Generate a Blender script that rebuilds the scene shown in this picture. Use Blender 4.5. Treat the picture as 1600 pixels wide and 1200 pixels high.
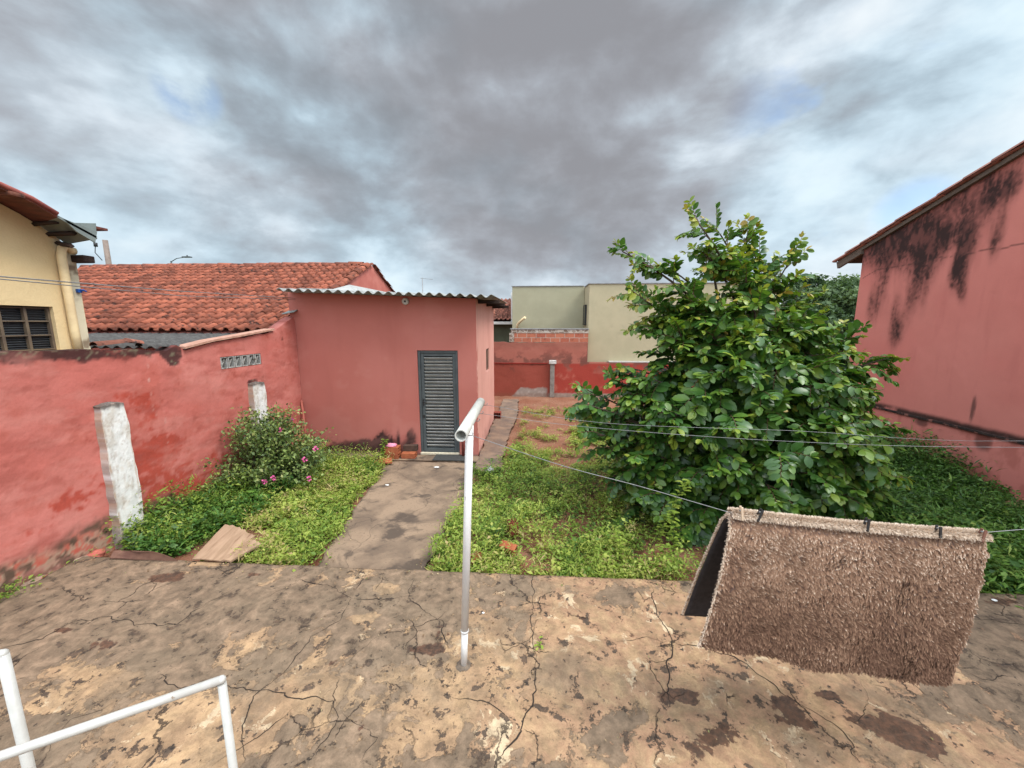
import bpy, bmesh, math, random
import numpy as np
from mathutils import Vector, Matrix
random.seed(7); rng = np.random.default_rng(11)
R = math.radians
sc = bpy.context.scene
for o in list(bpy.data.objects): bpy.data.objects.remove(o)
COL = sc.collection

# ------------------------------------------------------------ camera
FPX = 605.0; PIT = R(8.92); YAW = math.atan(38/605)
CAM = np.array([0, 0, 2.65])
cd = bpy.data.cameras.new('camera'); cam = bpy.data.objects.new('camera', cd); COL.objects.link(cam)
cam.location = CAM; cam.rotation_euler = (math.pi/2-PIT, 0, YAW)
cd.sensor_width = 36; cd.lens = FPX/1600*36; cd.clip_start = .05; cd.clip_end = 3000
sc.camera = cam

# ------------------------------------------------------------ light
SUN_EL, SUN_AZ = R(55), R(112)      # azimuth from +Y towards +X
sun_dir = Vector((math.sin(SUN_AZ)*math.cos(SUN_EL), math.cos(SUN_AZ)*math.cos(SUN_EL), math.sin(SUN_EL)))
sl = bpy.data.lights.new('sun', 'SUN'); so = bpy.data.objects.new('sun', sl); COL.objects.link(so)
sl.energy = 1.5; sl.angle = R(22); sl.color = (1, .95, .88)
so.rotation_euler = sun_dir.to_track_quat('Z', 'Y').to_euler()
sc.view_settings.view_transform = 'Standard'; sc.view_settings.look = 'None'
sc.view_settings.exposure = 1.0; sc.view_settings.gamma = 1

class G:
    """tiny node graph helper"""
    def __init__(s, nt): s.nt = nt; s.L = nt.links
    def n(s, t, ins=None, **kw):
        nd = s.nt.nodes.new(t)
        for k, v in kw.items(): setattr(nd, k, v)
        for k, v in (ins or {}).items(): s.set(nd.inputs[k], v)
        return nd
    def set(s, sock, v):
        if isinstance(v, bpy.types.NodeSocket): s.L.new(v, sock)
        else:
            if hasattr(sock.default_value, '__len__') and not isinstance(v, (int, float)):
                n_ = len(sock.default_value); v = tuple(v)
                if n_ == 4 and len(v) == 3: v = v+(1,)
            sock.default_value = v
    def m(s, op, a, b=0.0, c=0.0, clamp=False):
        nd = s.n('ShaderNodeMath', operation=op, use_clamp=clamp)
        s.set(nd.inputs[0], a); s.set(nd.inputs[1], b)
        if op in ('MULTIPLY_ADD', 'SMOOTH_MIN'): s.set(nd.inputs[2], c)
        return nd.outputs[0]
    def v(s, op, a, b=(0, 0, 0)):
        nd = s.n('ShaderNodeVectorMath', operation=op)
        s.set(nd.inputs[0], a)
        if op == 'SCALE': s.set(nd.inputs[3], b)
        else: s.set(nd.inputs[1], b)
        return nd.outputs[1] if op in ('DOT_PRODUCT', 'LENGTH') else nd.outputs[0]
    def ss(s, x, a, b):
        nd = s.n('ShaderNodeMapRange', interpolation_type='SMOOTHSTEP')
        s.set(nd.inputs[0], x); nd.inputs[1].default_value = a; nd.inputs[2].default_value = b
        return nd.outputs[0]
    def noise(s, vec, scale, detail=4, rough=.55, dist=0.0):
        nd = s.n('ShaderNodeTexNoise', {'Vector': vec, 'Scale': scale, 'Detail': detail, 'Roughness': rough, 'Distortion': dist})
        return nd.outputs[0]
    def mix(s, f, a, b, mode='MIX'):
        nd = s.n('ShaderNodeMix', data_type='RGBA', blend_type=mode)
        s.set(nd.inputs[0], f); s.set(nd.inputs[6], a); s.set(nd.inputs[7], b)
        return nd.outputs[2]
    def comb(s, x, y, z):
        nd = s.n('ShaderNodeCombineXYZ'); s.set(nd.inputs[0], x); s.set(nd.inputs[1], y); s.set(nd.inputs[2], z); return nd.outputs[0]

wd = bpy.data.worlds.new('World'); sc.world = wd; wd.use_nodes = True
nt = wd.node_tree; nt.nodes.clear(); g = G(nt)
sky = g.n('ShaderNodeTexSky', sky_type='NISHITA', sun_disc=False, sun_elevation=SUN_EL, sun_rotation=SUN_AZ)
sky.air_density = 1.0; sky.dust_density = .6
dirv = g.v('NORMALIZE', g.n('ShaderNodeTexCoord').outputs['Generated'])
sp = g.n('ShaderNodeSeparateXYZ', {0: dirv})
zz = g.m('MAXIMUM', sp.outputs[2], 0.0)
den = g.m('ADD', zz, .62)
pv = g.v('MULTIPLY', dirv, (1.0, 1.0, 1.75))
pv = g.v('ADD', pv, (3.1, 7.4, 0))
warp = g.n('ShaderNodeTexNoise', {'Vector': pv, 'Scale': 2.0, 'Detail': 2}).outputs[1]
pw = g.v('ADD', pv, g.v('SCALE', g.v('SUBTRACT', warp, (.5, .5, .5)), .14))
n_big = g.noise(pw, 1.9, 3, .5)
n_mid = g.noise(pw, 4.6, 9, .52)
n_fin = g.noise(g.v('ADD', pw, (9, 2, 4)), 13.0, 8, .55)
def blob(d, w0, w1):       # a soft cloud mass round one direction of the sky
    d = Vector(d).normalized()
    return g.ss(g.v('DOT_PRODUCT', dirv, tuple(d)), w0, w1)
dens = g.m('ADD', g.m('MULTIPLY', n_big, .46), g.m('MULTIPLY', n_mid, .74))
dens = g.m('ADD', dens, g.m('MULTIPLY', n_fin, .20))            # about 0.70 on average
dens = g.m('ADD', dens, g.m('MULTIPLY', blob((-.2, 1, .85), .78, .99), .09))
dens = g.m('ADD', dens, g.m('MULTIPLY', blob((.1, 1, .35), .88, .995), .09))
dens = g.m('SUBTRACT', dens, g.m('MULTIPLY', blob((1.0, 1, .6), .82, .99), .15))
dens = g.m('SUBTRACT', dens, g.m('MULTIPLY', blob((-1.2, 1, .30), .82, .99), .07))
dens = g.m('SUBTRACT', dens, g.m('MULTIPLY', blob((-.33, 1, .10), .985, .999), .12))
dens = g.m('SUBTRACT', dens, g.m('MULTIPLY', g.ss(zz, .22, .02), .07))
dk = g.ss(dens, .47, .97)
cr = g.n('ShaderNodeValToRGB', {0: dk}); e = cr.color_ramp
e.elements[0].position = 0; e.elements[0].color = (.44, .475, .50, 1)
e.elements[1].position = 1; e.elements[1].color = (.155, .158, .172, 1)
for p_, c_ in ((.18, (.36, .405, .445)), (.42, (.265, .30, .335)), (.72, (.20, .212, .235))):
    q_ = e.elements.new(p_); q_.color = c_+(1,)
cloud = g.mix(g.m('MULTIPLY', g.ss(g.noise(g.v('ADD', pv, (2, 6, 3)), 1.6, 4, .5), .45, .62), .8), cr.outputs[0], g.v('MULTIPLY', cr.outputs[0], (.88, 1.0, 1.04)))
gapn = g.noise(g.v('ADD', pw, (1.7, 5.2, 0)), 2.6, 6, .5)
gap = g.m('MULTIPLY', g.ss(gapn, .60, .68), blob((.95, 1, .42), .93, .985))
spk = blob((.875, 1, .245), .9975, .9995)
gap = g.m('MAXIMUM', gap, g.m('MULTIPLY', spk, g.ss(n_mid, .40, .52)))
spk2 = g.m('MULTIPLY', blob((-.86, 1, .56), .9985, .9998), g.ss(n_mid, .42, .55))
gap = g.m('MAXIMUM', gap, spk2)
gap = g.m('MULTIPLY', gap, .75)
skyc = g.v('SCALE', sky.outputs[0], .10)
front = g.mix(gap, cloud, skyc)
# brighter round the hidden sun; extra sky fill added overhead and behind the camera
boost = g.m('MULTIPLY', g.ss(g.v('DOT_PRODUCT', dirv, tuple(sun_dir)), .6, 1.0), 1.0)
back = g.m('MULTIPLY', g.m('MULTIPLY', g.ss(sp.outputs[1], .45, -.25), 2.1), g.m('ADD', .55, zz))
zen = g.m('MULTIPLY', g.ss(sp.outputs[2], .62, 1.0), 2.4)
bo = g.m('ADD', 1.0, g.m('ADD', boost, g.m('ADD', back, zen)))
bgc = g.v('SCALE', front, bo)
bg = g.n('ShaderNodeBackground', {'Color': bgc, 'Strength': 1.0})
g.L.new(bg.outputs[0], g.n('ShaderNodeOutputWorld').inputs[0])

# ------------------------------------------------------------ unprojection on real planes
cp, sp_ = math.cos(PIT), math.sin(PIT)
FW = np.array([-math.sin(YAW)*cp, math.cos(YAW)*cp, -sp_]); RT = np.array([math.cos(YAW), math.sin(YAW), 0]); UP = np.cross(RT, FW)
def onp(x, y, ax, val):
    d = FW+RT*(x-800)/FPX+UP*(600-y)/FPX
    t = (val-CAM[ax])/d[ax]; return CAM+t*d
onx = lambda x, y, v: onp(x, y, 0, v)
ony = lambda x, y, v: onp(x, y, 1, v)
onz = lambda x, y, v=0: onp(x, y, 2, v)

# ------------------------------------------------------------ numpy noise
def _h(ix, iy, s):
    h = (ix.astype(np.int64)*374761393+iy.astype(np.int64)*668265263+s*982451653) & 0x7fffffff
    h = ((h ^ (h >> 13))*1274126177) & 0x7fffffff
    return ((h ^ (h >> 16)) & 0xffff)/65535.0
def vn(x, y, s=0):
    x = np.asarray(x, float); y = np.asarray(y, float)
    ix = np.floor(x); iy = np.floor(y); fx = x-ix; fy = y-iy
    fx = fx*fx*(3-2*fx); fy = fy*fy*(3-2*fy)
    a = _h(ix, iy, s); b = _h(ix+1, iy, s); c = _h(ix, iy+1, s); d = _h(ix+1, iy+1, s)
    return (a*(1-fx)+b*fx)*(1-fy)+(c*(1-fx)+d*fx)*fy
def fbm(x, y, s=0, o=4, r=.5):
    t = 0; a = 1; n = 0; x = np.asarray(x, float); y = np.asarray(y, float)
    for i in range(o):
        t = t+a*vn(x*2**i+17.3*i, y*2**i-9.1*i, s+i); n += a; a *= r
    return t/n
def sst(a, b, x):
    t = np.clip((x-a)/(b-a), 0, 1); return t*t*(3-2*t)

# ------------------------------------------------------------ objects
def tag(o, label=None, cat=None, group=None, kind=None):
    for k, v in (('label', label), ('category', cat), ('group', group), ('kind', kind)):
        if v: o[k] = v
    return o
def thing(name, loc, label, cat, group=None):
    o = bpy.data.objects.new(name, None); COL.objects.link(o); o.location = loc; o.empty_display_size = .1
    bpy.context.view_layer.update()
    return tag(o, label, cat, group)
def link(name, me, mat, parent=None, smooth=False):
    o = bpy.data.objects.new(name, me); COL.objects.link(o)
    for m_ in (mat if isinstance(mat, (list, tuple)) else [mat]): me.materials.append(m_)
    if smooth: me.polygons.foreach_set('use_smooth', [True]*len(me.polygons))
    if parent is not None:
        o.parent = parent
        o.matrix_parent_inverse = Matrix.Translation(-parent.location)      # meshes are built in world coordinates
    return o
def npmesh(V, F, attrs=None):
    me = bpy.data.meshes.new('m'); V = np.ascontiguousarray(V, dtype=np.float32); F = np.ascontiguousarray(F, dtype=np.int32)
    k = F.shape[1]; n = len(F)
    me.vertices.add(len(V)); me.vertices.foreach_set('co', V.ravel())
    me.loops.add(n*k); me.loops.foreach_set('vertex_index', F.ravel())
    me.polygons.add(n); me.polygons.foreach_set('loop_start', np.arange(0, n*k, k, dtype=np.int32))
    me.polygons.foreach_set('loop_total', np.full(n, k, dtype=np.int32))
    me.update(calc_edges=True)
    for nm, a in (attrs or {}).items():
        a = np.asarray(a, dtype=np.float32)
        if a.ndim == 1: at = me.attributes.new(nm, 'FLOAT', 'POINT'); at.data.foreach_set('value', a)
        else:
            at = me.attributes.new(nm, 'FLOAT_COLOR', 'POINT'); b = np.ones((len(a), 4), np.float32); b[:, :3] = a
            at.data.foreach_set('color', b.ravel())
    return me
def bmm(bm):
    me = bpy.data.meshes.new('m'); bm.to_mesh(me); bm.free(); return me
def bbox(bm, lo, hi, bev=0.0, mat=None, mi=0):
    """an axis aligned box (optionally turned by mat), bevelled"""
    lo = Vector(lo); hi = Vector(hi); c = (lo+hi)/2; s = hi-lo
    M = Matrix.Translation(c) @ Matrix.Diagonal((s.x, s.y, s.z, 1))
    b2 = bmesh.new(); bmesh.ops.create_cube(b2, size=1, matrix=M)
    if bev: bmesh.ops.bevel(b2, geom=b2.edges[:], offset=bev, segments=2, affect='EDGES', profile=.6)
    if mat is not None: bmesh.ops.transform(b2, matrix=mat, verts=b2.verts)
    vm = {v: bm.verts.new(v.co) for v in b2.verts}
    for f in b2.faces:
        nf = bm.faces.new([vm[v] for v in f.verts]); nf.material_index = mi
    b2.free()
def tube(bm, pts, rad, seg=10, cap=True, mi=0):
    pts = [Vector(p) for p in pts]; n = len(pts)
    rad = rad if isinstance(rad, (list, tuple)) else [rad]*n
    rings = []; t0 = (pts[1]-pts[0]).normalized()
    a = Vector((0, 0, 1)) if abs(t0.z) < .9 else Vector((1, 0, 0))
    u = t0.cross(a).normalized()
    for i in range(n):
        t = (pts[min(i+1, n-1)]-pts[max(i-1, 0)]).normalized()
        u = (u-t*u.dot(t)).normalized(); w = t.cross(u)
        rings.append([bm.verts.new(pts[i]+(u*math.cos(2*math.pi*k/seg)+w*math.sin(2*math.pi*k/seg))*rad[i]) for k in range(seg)])
    for i in range(n-1):
        for k in range(seg):
            f = bm.faces.new((rings[i][k], rings[i][(k+1) % seg], rings[i+1][(k+1) % seg], rings[i+1][k])); f.smooth = True; f.material_index = mi
    if cap:
        bm.faces.new(rings[0][::-1]).material_index = mi; bm.faces.new(rings[-1]).material_index = mi
def box_obj(name, lo, hi, mat, parent=None, bev=.004, M=None):
    bm = bmesh.new(); bbox(bm, lo, hi, bev, M); return link(name, bmm(bm), mat, parent)
def tube_obj(name, pts, rad, mat, parent=None, seg=12, cap=True):
    bm = bmesh.new(); tube(bm, pts, rad, seg, cap); return link(name, bmm(bm), mat, parent)

# ------------------------------------------------------------ materials
def newmat(name):
    m_ = bpy.data.materials.new(name); m_.use_nodes = True; nt = m_.node_tree; nt.nodes.clear()
    g = G(nt); b = g.n('ShaderNodeBsdfPrincipled'); out = g.n('ShaderNodeOutputMaterial')
    g.L.new(b.outputs[0], out.inputs[0]); b.inputs['Specular IOR Level'].default_value = .3
    return m_, g, b
def pos(g): return g.n('ShaderNodeNewGeometry').outputs['Position']
def bump(g, b, h, strength=.5, dist=.01):
    nd = g.n('ShaderNodeBump', {'Height': h, 'Strength': strength, 'Distance': dist}); g.L.new(nd.outputs[0], b.inputs['Normal'])
def mat(name, c1, c2=None, scale=6, rough=.8, bs=.3, bscale=60, bd=.004, metal=0, c3=None, t3=(.62, .7), s3=3, stretch=(1, 1, 1), spec=.3, tint=0):
    m_, g, b = newmat(name); p = pos(g)
    ps = g.v('MULTIPLY', p, stretch)
    c2 = c2 or tuple(x*.75 for x in c1)
    n1 = g.ss(g.noise(ps, scale, 6, .6), .3, .7)
    c = g.mix(n1, c1, c2)
    if c3: c = g.mix(g.ss(g.noise(g.v('ADD', ps, (5, 3, 8)), s3, 7, .65), *t3), c, c3)
    if tint:
        at = g.n('ShaderNodeAttribute', attribute_name='tint').outputs['Fac']
        c = g.mix(g.ss(at, 0, 1), g.v('SCALE', c, 1-tint), g.v('SCALE', c, 1+tint*.7))
    g.set(b.inputs['Base Color'], c); b.inputs['Roughness'].default_value = rough; b.inputs['Metallic'].default_value = metal
    b.inputs['Specular IOR Level'].default_value = spec
    if bs: bump(g, b, g.noise(ps, bscale, 5, .6), bs, bd)
    return m_
def colmat(name, rough=.85, fine=.12, fs=45, bs=.35, bscale=30, bd=.006, stretch=(1, 1, 1), spec=.25):
    """base colour baked as a material map on the mesh, broken up by fine procedural grain"""
    m_, g, b = newmat(name); p = g.v('MULTIPLY', pos(g), stretch)
    at = g.n('ShaderNodeAttribute', attribute_name='col').outputs['Color']
    n1 = g.noise(p, fs, 7, .7); k = g.m('ADD', 1-fine, g.m('MULTIPLY', n1, 2*fine))
    n2 = g.noise(p, 4, 5, .6); k = g.m('MULTIPLY', k, g.m('ADD', 1-fine*.7, g.m('MULTIPLY', n2, 1.4*fine)))
    g.set(b.inputs['Base Color'], g.v('SCALE', at, k)); b.inputs['Roughness'].default_value = rough
    b.inputs['Specular IOR Level'].default_value = spec
    h = g.m('ADD', g.noise(p, bscale, 6, .65), g.m('MULTIPLY', g.noise(p, bscale*.2, 4, .6), 1.6))
    bump(g, b, h, bs, bd)
    return m_
def leafmat(name, cols, rough=.4, trans=.25, spec=.4):
    """cols: ramp over the per-leaf 'tint' value"""
    m_, g, b = newmat(name)
    at = g.n('ShaderNodeAttribute', attribute_name='tint').outputs['Fac']
    cr = g.n('ShaderNodeValToRGB', {0: at}); e = cr.color_ramp
    while len(e.elements) > 1: e.elements.remove(e.elements[-1])
    e.elements[0].position = cols[0][0]; e.elements[0].color = cols[0][1]+(1,)
    for p_, c_ in cols[1:]: q = e.elements.new(p_); q.color = c_+(1,)
    g.set(b.inputs['Base Color'], cr.outputs[0]); b.inputs['Roughness'].default_value = rough
    b.inputs['Specular IOR Level'].default_value = spec
    tr = g.n('ShaderNodeBsdfTranslucent', {'Color': g.v('MULTIPLY', cr.outputs[0], (1.3, 1.5, .7))})
    mx = g.n('ShaderNodeMixShader', {0: trans}); g.L.new(b.outputs[0], mx.inputs[1]); g.L.new(tr.outputs[0], mx.inputs[2])
    out = [n for n in g.nt.nodes if n.type == 'OUTPUT_MATERIAL'][0]; g.L.new(mx.outputs[0], out.inputs[0])
    return m_

PINK = (.40, .115, .088); PINK_LT = (.47, .16, .125); RED = (.33, .045, .028); MOLD = (.022, .012, .011)
M = {}
M['plaster'] = colmat('painted rough plaster', .8, .10, 55, .5, 22, .010)
M['smooth'] = colmat('painted smooth plaster', .75, .06, 70, .35, 60, .003)
M['vent'] = mat('grimy vent block', (.36, .35, .33), (.24, .23, .21), 16, .85, .4, 40, .004, c3=(.10, .085, .07), t3=(.55, .64), s3=9)
M['pinkp'] = mat('pink wall paint', PINK_LT, PINK, 3, .8, .3, 50)
M['white_paint'] = mat('white enamel on steel', (.46, .445, .41), (.40, .385, .35), 20, .35, .15, 60, .002, spec=.5, c3=(.24, .18, .13), t3=(.67, .71), s3=26)
M['white_pipe'] = mat('weathered white pipe', (.64, .62, .58), (.56, .54, .52), 14, .6, .2, 80, .002, c3=(.24, .20, .16), t3=(.66, .72), s3=16, stretch=(1, 1, .35))
M['pipe_pale'] = mat('pale painted pipe', (.52, .51, .46), (.40, .39, .345), 12, .5, .15, 80, .002)
M['dark'] = mat('dark void paint', (.012, .012, .012), None, 5, .9, 0)
M['black_plastic'] = mat('black plastic', (.03, .03, .03), (.02, .018, .018), 20, .5, .1)
M['tile'] = mat('terracotta roof tile', (.285, .086, .047), (.195, .056, .032), 9, .85, .4, 60, .004, c3=(.035, .02, .016), t3=(.52, .70), s3=7, tint=.38)
M['tile_old'] = mat('old terracotta tile', (.27, .10, .065), (.17, .058, .036), 9, .85, .4, 60, .004, c3=(.04, .028, .024), t3=(.5, .66), s3=9, tint=.4)
M['fibre'] = mat('fibre cement sheet', (.33, .33, .31), (.2, .2, .19), 9, .9, .4, 70, .003, c3=(.06, .06, .055), t3=(.62, .75), s3=5)
M['fibre_dk'] = mat('lichened fibre cement sheet', (.09, .085, .08), (.05, .046, .043), 14, .95, .5, 70, .004, c3=(.16, .15, .135), t3=(.6, .68), s3=22)
M['cream'] = mat('cream house paint', (.72, .54, .29), (.66, .49, .26), 5, .8, .25, 40, .006)
M['cream_pipe'] = mat('cream painted pipe', (.74, .57, .32), (.62, .46, .26), 8, .5, .1, 60)
M['flake'] = mat('flaking pale plaster', (.62, .54, .38), (.50, .40, .26), 8, .9, .8, 22, .02, c3=(.12, .09, .06), t3=(.6, .66), s3=9)
M['wood_red'] = mat('reddish brown timber', (.16, .045, .028), (.08, .025, .018), 9, .6, .3, 50, .003, stretch=(.3, 3, 3))
M['wood_dk'] = mat('dark weathered timber', (.05, .028, .02), (.02, .012, .01), 10, .85, .6, 40, .006, stretch=(.4, 3, 3))
M['metal_pan'] = mat('grey green sheet metal', (.22, .25, .235), (.16, .18, .17), 5, .45, .1, 30, metal=.2)
M['win_frame'] = mat('brown steel window frame', (.15, .11, .07), (.10, .07, .05), 9, .6, .2)
M['beige'] = mat('beige render', (.44, .375, .24), (.39, .34, .215), 2.0, .85, .3, 60, .004, c3=(.34, .30, .19), t3=(.55, .75), s3=1.5)
M['beige_dk'] = mat('beige render greyer', (.37, .34, .225), (.33, .305, .20), 2.0, .85, .3, 60, .004)
M['cap'] = mat('grey parapet cap', (.30, .30, .30), (.2, .2, .2), 8, .7, .2)
M['olive'] = mat('olive wall paint', (.10, .11, .07), (.08, .085, .055), 3, .85, .2)
M['concrete'] = mat('grey mortar', (.27, .24, .21), (.19, .165, .14), 8, .9, .7, 35, .01, c3=(.13, .11, .09), t3=(.58, .7), s3=5)
M['white_worn'] = mat('worn whitewash', (.58, .56, .52), (.48, .44, .40), 9, .8, .8, 20, .014, c3=(.16, .12, .09), t3=(.63, .70), s3=5.5)
M['orange_brick'] = mat('orange clay brick', (.36, .11, .045), (.27, .07, .03), 12, .85, .4, 60, .003)
M['red_brick'] = mat('dark red clay brick', (.24, .05, .03), (.16, .035, .022), 12, .85, .4, 60, .003)
M['plank'] = mat('bleached plywood', (.34, .22, .14), (.24, .15, .09), 6, .85, .4, 40, .004, c3=(.14, .07, .04), t3=(.6, .72), s3=5, stretch=(3.2, .5, 1))
M['plank_dk'] = mat('wet brown plywood', (.20, .11, .075), (.12, .06, .045), 6, .6, .4, 40, .004, c3=(.05, .03, .025), t3=(.58, .7), s3=4)
M['bark'] = mat('grey brown bark', (.10, .07, .05), (.05, .035, .025), 20, .9, .5, 60, .004)
M['door_steel'] = mat('unpainted grey steel', (.42, .415, .395), (.31, .308, .293), 6, .42, .15, 60, .001, metal=.1, c3=(.10, .08, .06), t3=(.66, .78), s3=8, spec=.5)
M['door_frame'] = mat('blue grey steel frame', (.085, .095, .096), (.06, .068, .07), 6, .5, .15, 60, metal=.1, c3=(.05, .045, .04), t3=(.64, .75), s3=6)
M['wire'] = mat('galvanised wire', (.24, .24, .24), (.18, .18, .18), 30, .45, 0, metal=.3)
M['blue'] = mat('blue plastic', (.02, .10, .38), (.015, .08, .3), 9, .5, .1)
M['pinkcloth'] = mat('pink cloth', (.75, .28, .38), (.68, .22, .32), 20, .9, .4, 90)
M['grey_cloth'] = mat('dark rubber mat', (.055, .055, .05), (.035, .035, .033), 20, .85, .6, 90)
M['stone'] = mat('pale brown field stone', (.34, .24, .17), (.22, .14, .10), 7, .9, .8, 25, .02, c3=(.45, .38, .30), t3=(.58, .68), s3=6)

# ------------------------------------------------------------ ground
def soil_mat():
    m_, g, b = newmat('red soil'); p = pos(g)
    c = g.mix(g.ss(g.noise(p, 1.5, 6, .6), .35, .65), (.20, .075, .04), (.25, .12, .07))
    c = g.mix(g.ss(g.noise(p, 14, 6, .7), .55, .72), c, (.09, .035, .02))
    c = g.mix(g.ss(g.noise(p, 38, 3, .5), .66, .72), c, (.30, .2, .13))
    far = g.m('GREATER_THAN', g.v('LENGTH', p), 32.0)
    c = g.mix(far, c, (.10, .11, .05))
    g.set(b.inputs['Base Color'], c); b.inputs['Roughness'].default_value = .95
    bump(g, b, g.m('ADD', g.noise(p, 9, 7, .7), g.noise(p, 40, 5, .7)), .8, .03)
    return m_
def make_ground():
    xs = np.unique(np.concatenate([np.linspace(-1200, -8, 12), np.arange(-8, 8, .08), np.linspace(8, 1200, 12)]))
    ys = np.unique(np.concatenate([np.linspace(-600, 3, 6), np.arange(3, 15, .08), np.linspace(15, 1500, 12)]))
    X, Y = np.meshgrid(xs, ys); near = sst(8.5, 7, np.abs(X))*sst(2.6, 3.6, Y)*sst(15, 14, Y)
    Z = near*((fbm(X*1.7, Y*1.7, 3)-.5)*.09+(fbm(X*9, Y*9, 5)-.5)*.03)-.012
    V = np.stack([X.ravel(), Y.ravel(), Z.ravel()], 1); nx = len(xs); ny = len(ys)
    i, j = np.meshgrid(np.arange(nx-1), np.arange(ny-1)); a = (j*nx+i).ravel()
    F = np.stack([a, a+1, a+nx+1, a+nx], 1)
    o = link('ground', npmesh(V, F), soil_mat(), smooth=True)
    tag(o, 'bare red soil of the yard reaching past the houses', 'ground', kind='structure')
make_ground()

# patio: worn screed over pale concrete
def patio_mat():
    m_, g, b = newmat('worn cracked patio screed'); p = pos(g)
    A = lambda n: g.n('ShaderNodeAttribute', attribute_name=n).outputs['Fac']
    tanm, damp, warm = A('tan'), A('damp'), A('warm')
    wp = g.n('ShaderNodeTexNoise', {'Vector': p, 'Scale': 2.2, 'Detail': 6, 'Roughness': .62}).outputs[1]
    pw = g.v('ADD', p, g.v('SCALE', g.v('SUBTRACT', wp, (.5, .5, .5)), .55))
    pw3 = g.v('ADD', p, g.v('SCALE', g.v('SUBTRACT', wp, (.5, .5, .5)), .25))
    nA = g.noise(pw, 2.4, 9, .62); nB = g.noise(pw3, 7.5, 9, .66); nC = g.noise(p, 26, 8, .7); nD = g.noise(p, 110, 4, .7)
    grey = g.mix(g.ss(nB, .35, .62), (.205, .138, .088), (.12, .083, .053))
    grey = g.mix(g.ss(g.noise(p, 1.1, 4, .6), .4, .65), grey, g.v('SCALE', grey, 1.28))
    tan = g.mix(g.ss(g.noise(pw3, 3.3, 8, .66), .36, .62), (.385, .25, .135), (.265, .168, .095))
    tan = g.mix(g.m('MULTIPLY', warm, g.ss(nB, .38, .6)), tan, (.31, .165, .10))
    tan = g.mix(g.ss(nC, .62, .70), tan, (.15, .10, .066))
    # thresholded layers with hard chipped edges
    f1 = g.ss(g.m('ADD', g.m('ADD', g.m('MULTIPLY', tanm, .62), g.m('MULTIPLY', nA, .62)), g.m('MULTIPLY', nB, .34)), .774, .797)
    c = g.mix(f1, grey, tan)
    # smoke-grey haze of algae over the pale areas
    f2 = g.m('MULTIPLY', g.ss(g.noise(g.v('ADD', pw3, (4, 9, 2)), 1.6, 9, .68), .47, .62), .62)
    c = g.mix(g.m('MULTIPLY', f1, g.ss(g.noise(g.v('ADD', pw, (8, 1, 5)), 4.2, 9, .65), .59, .64)), c, (.47, .35, .22)); c = g.mix(f2, c, (.18, .128, .082))
    # small flakes
    f3 = g.ss(g.m('ADD', nB, g.m('MULTIPLY', nC, .40)), .795, .812)
    c = g.mix(f3, c, g.mix(g.ss(nC, .4, .6), (.115, .072, .046), (.075, .052, .036)))
    # damp brown patches
    f4 = g.ss(g.m('ADD', g.m('MULTIPLY', damp, .5), g.m('ADD', g.m('MULTIPLY', nA, .42), g.m('MULTIPLY', nB, .50))), .795, .815)
    c = g.mix(f4, c, g.mix(g.ss(nC, .4, .6), (.125, .064, .038), (.075, .045, .030)))
    # black lichen specks
    c = g.mix(g.m('MULTIPLY', g.ss(nC, .57, .66), g.ss(g.noise(p, 2.7, 5, .6), .5, .6)), c, (.028, .021, .017))
    c = g.mix(g.m('MULTIPLY', g.ss(nD, .45, .75), .45), c, g.v('SCALE', c, .5))
    mo = g.m('ADD', .74, g.m('MULTIPLY', g.ss(g.noise(g.v('ADD', pw3, (2, 8, 1)), 11, 9, .72), .34, .66), .44)); c = g.v('SCALE', c, mo)
    # hairline cracks
    vo = g.n('ShaderNodeTexVoronoi', {'Vector': pw, 'Scale': .95}, feature='DISTANCE_TO_EDGE').outputs[0]
    vo2 = g.n('ShaderNodeTexVoronoi', {'Vector': pw3, 'Scale': 3.4}, feature='DISTANCE_TO_EDGE').outputs[0]
    k1 = g.m('MULTIPLY', g.ss(vo, .010, .003), g.ss(g.noise(p, 1.9, 3), .54, .62))
    k2 = g.m('MULTIPLY', g.ss(vo2, .014, .004), g.ss(g.noise(g.v('ADD', p, (7, 1, 0)), 1.7, 3), .58, .64))
    kk = g.m('MAXIMUM', k1, k2)
    c = g.mix(g.m('MULTIPLY', kk, .85), c, (.03, .02, .014))
    g.set(b.inputs['Base Color'], c)
    g.set(b.inputs['Roughness'], g.m('SUBTRACT', .82, g.m('MULTIPLY', f4, .32)))
    h = g.m('ADD', g.m('MULTIPLY', nB, .6), g.m('MULTIPLY', nC, .35))
    h = g.m('SUBTRACT', h, g.m('MULTIPLY', f1, .30)); h = g.m('SUBTRACT', h, g.m('MULTIPLY', kk, .8)); h = g.m('SUBTRACT', h, g.m('MULTIPLY', f3, .2))
    h = g.m('ADD', h, g.m('MULTIPLY', nD, .12))
    bump(g, b, h, .9, .012)
    return m_
PZ = .13
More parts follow.
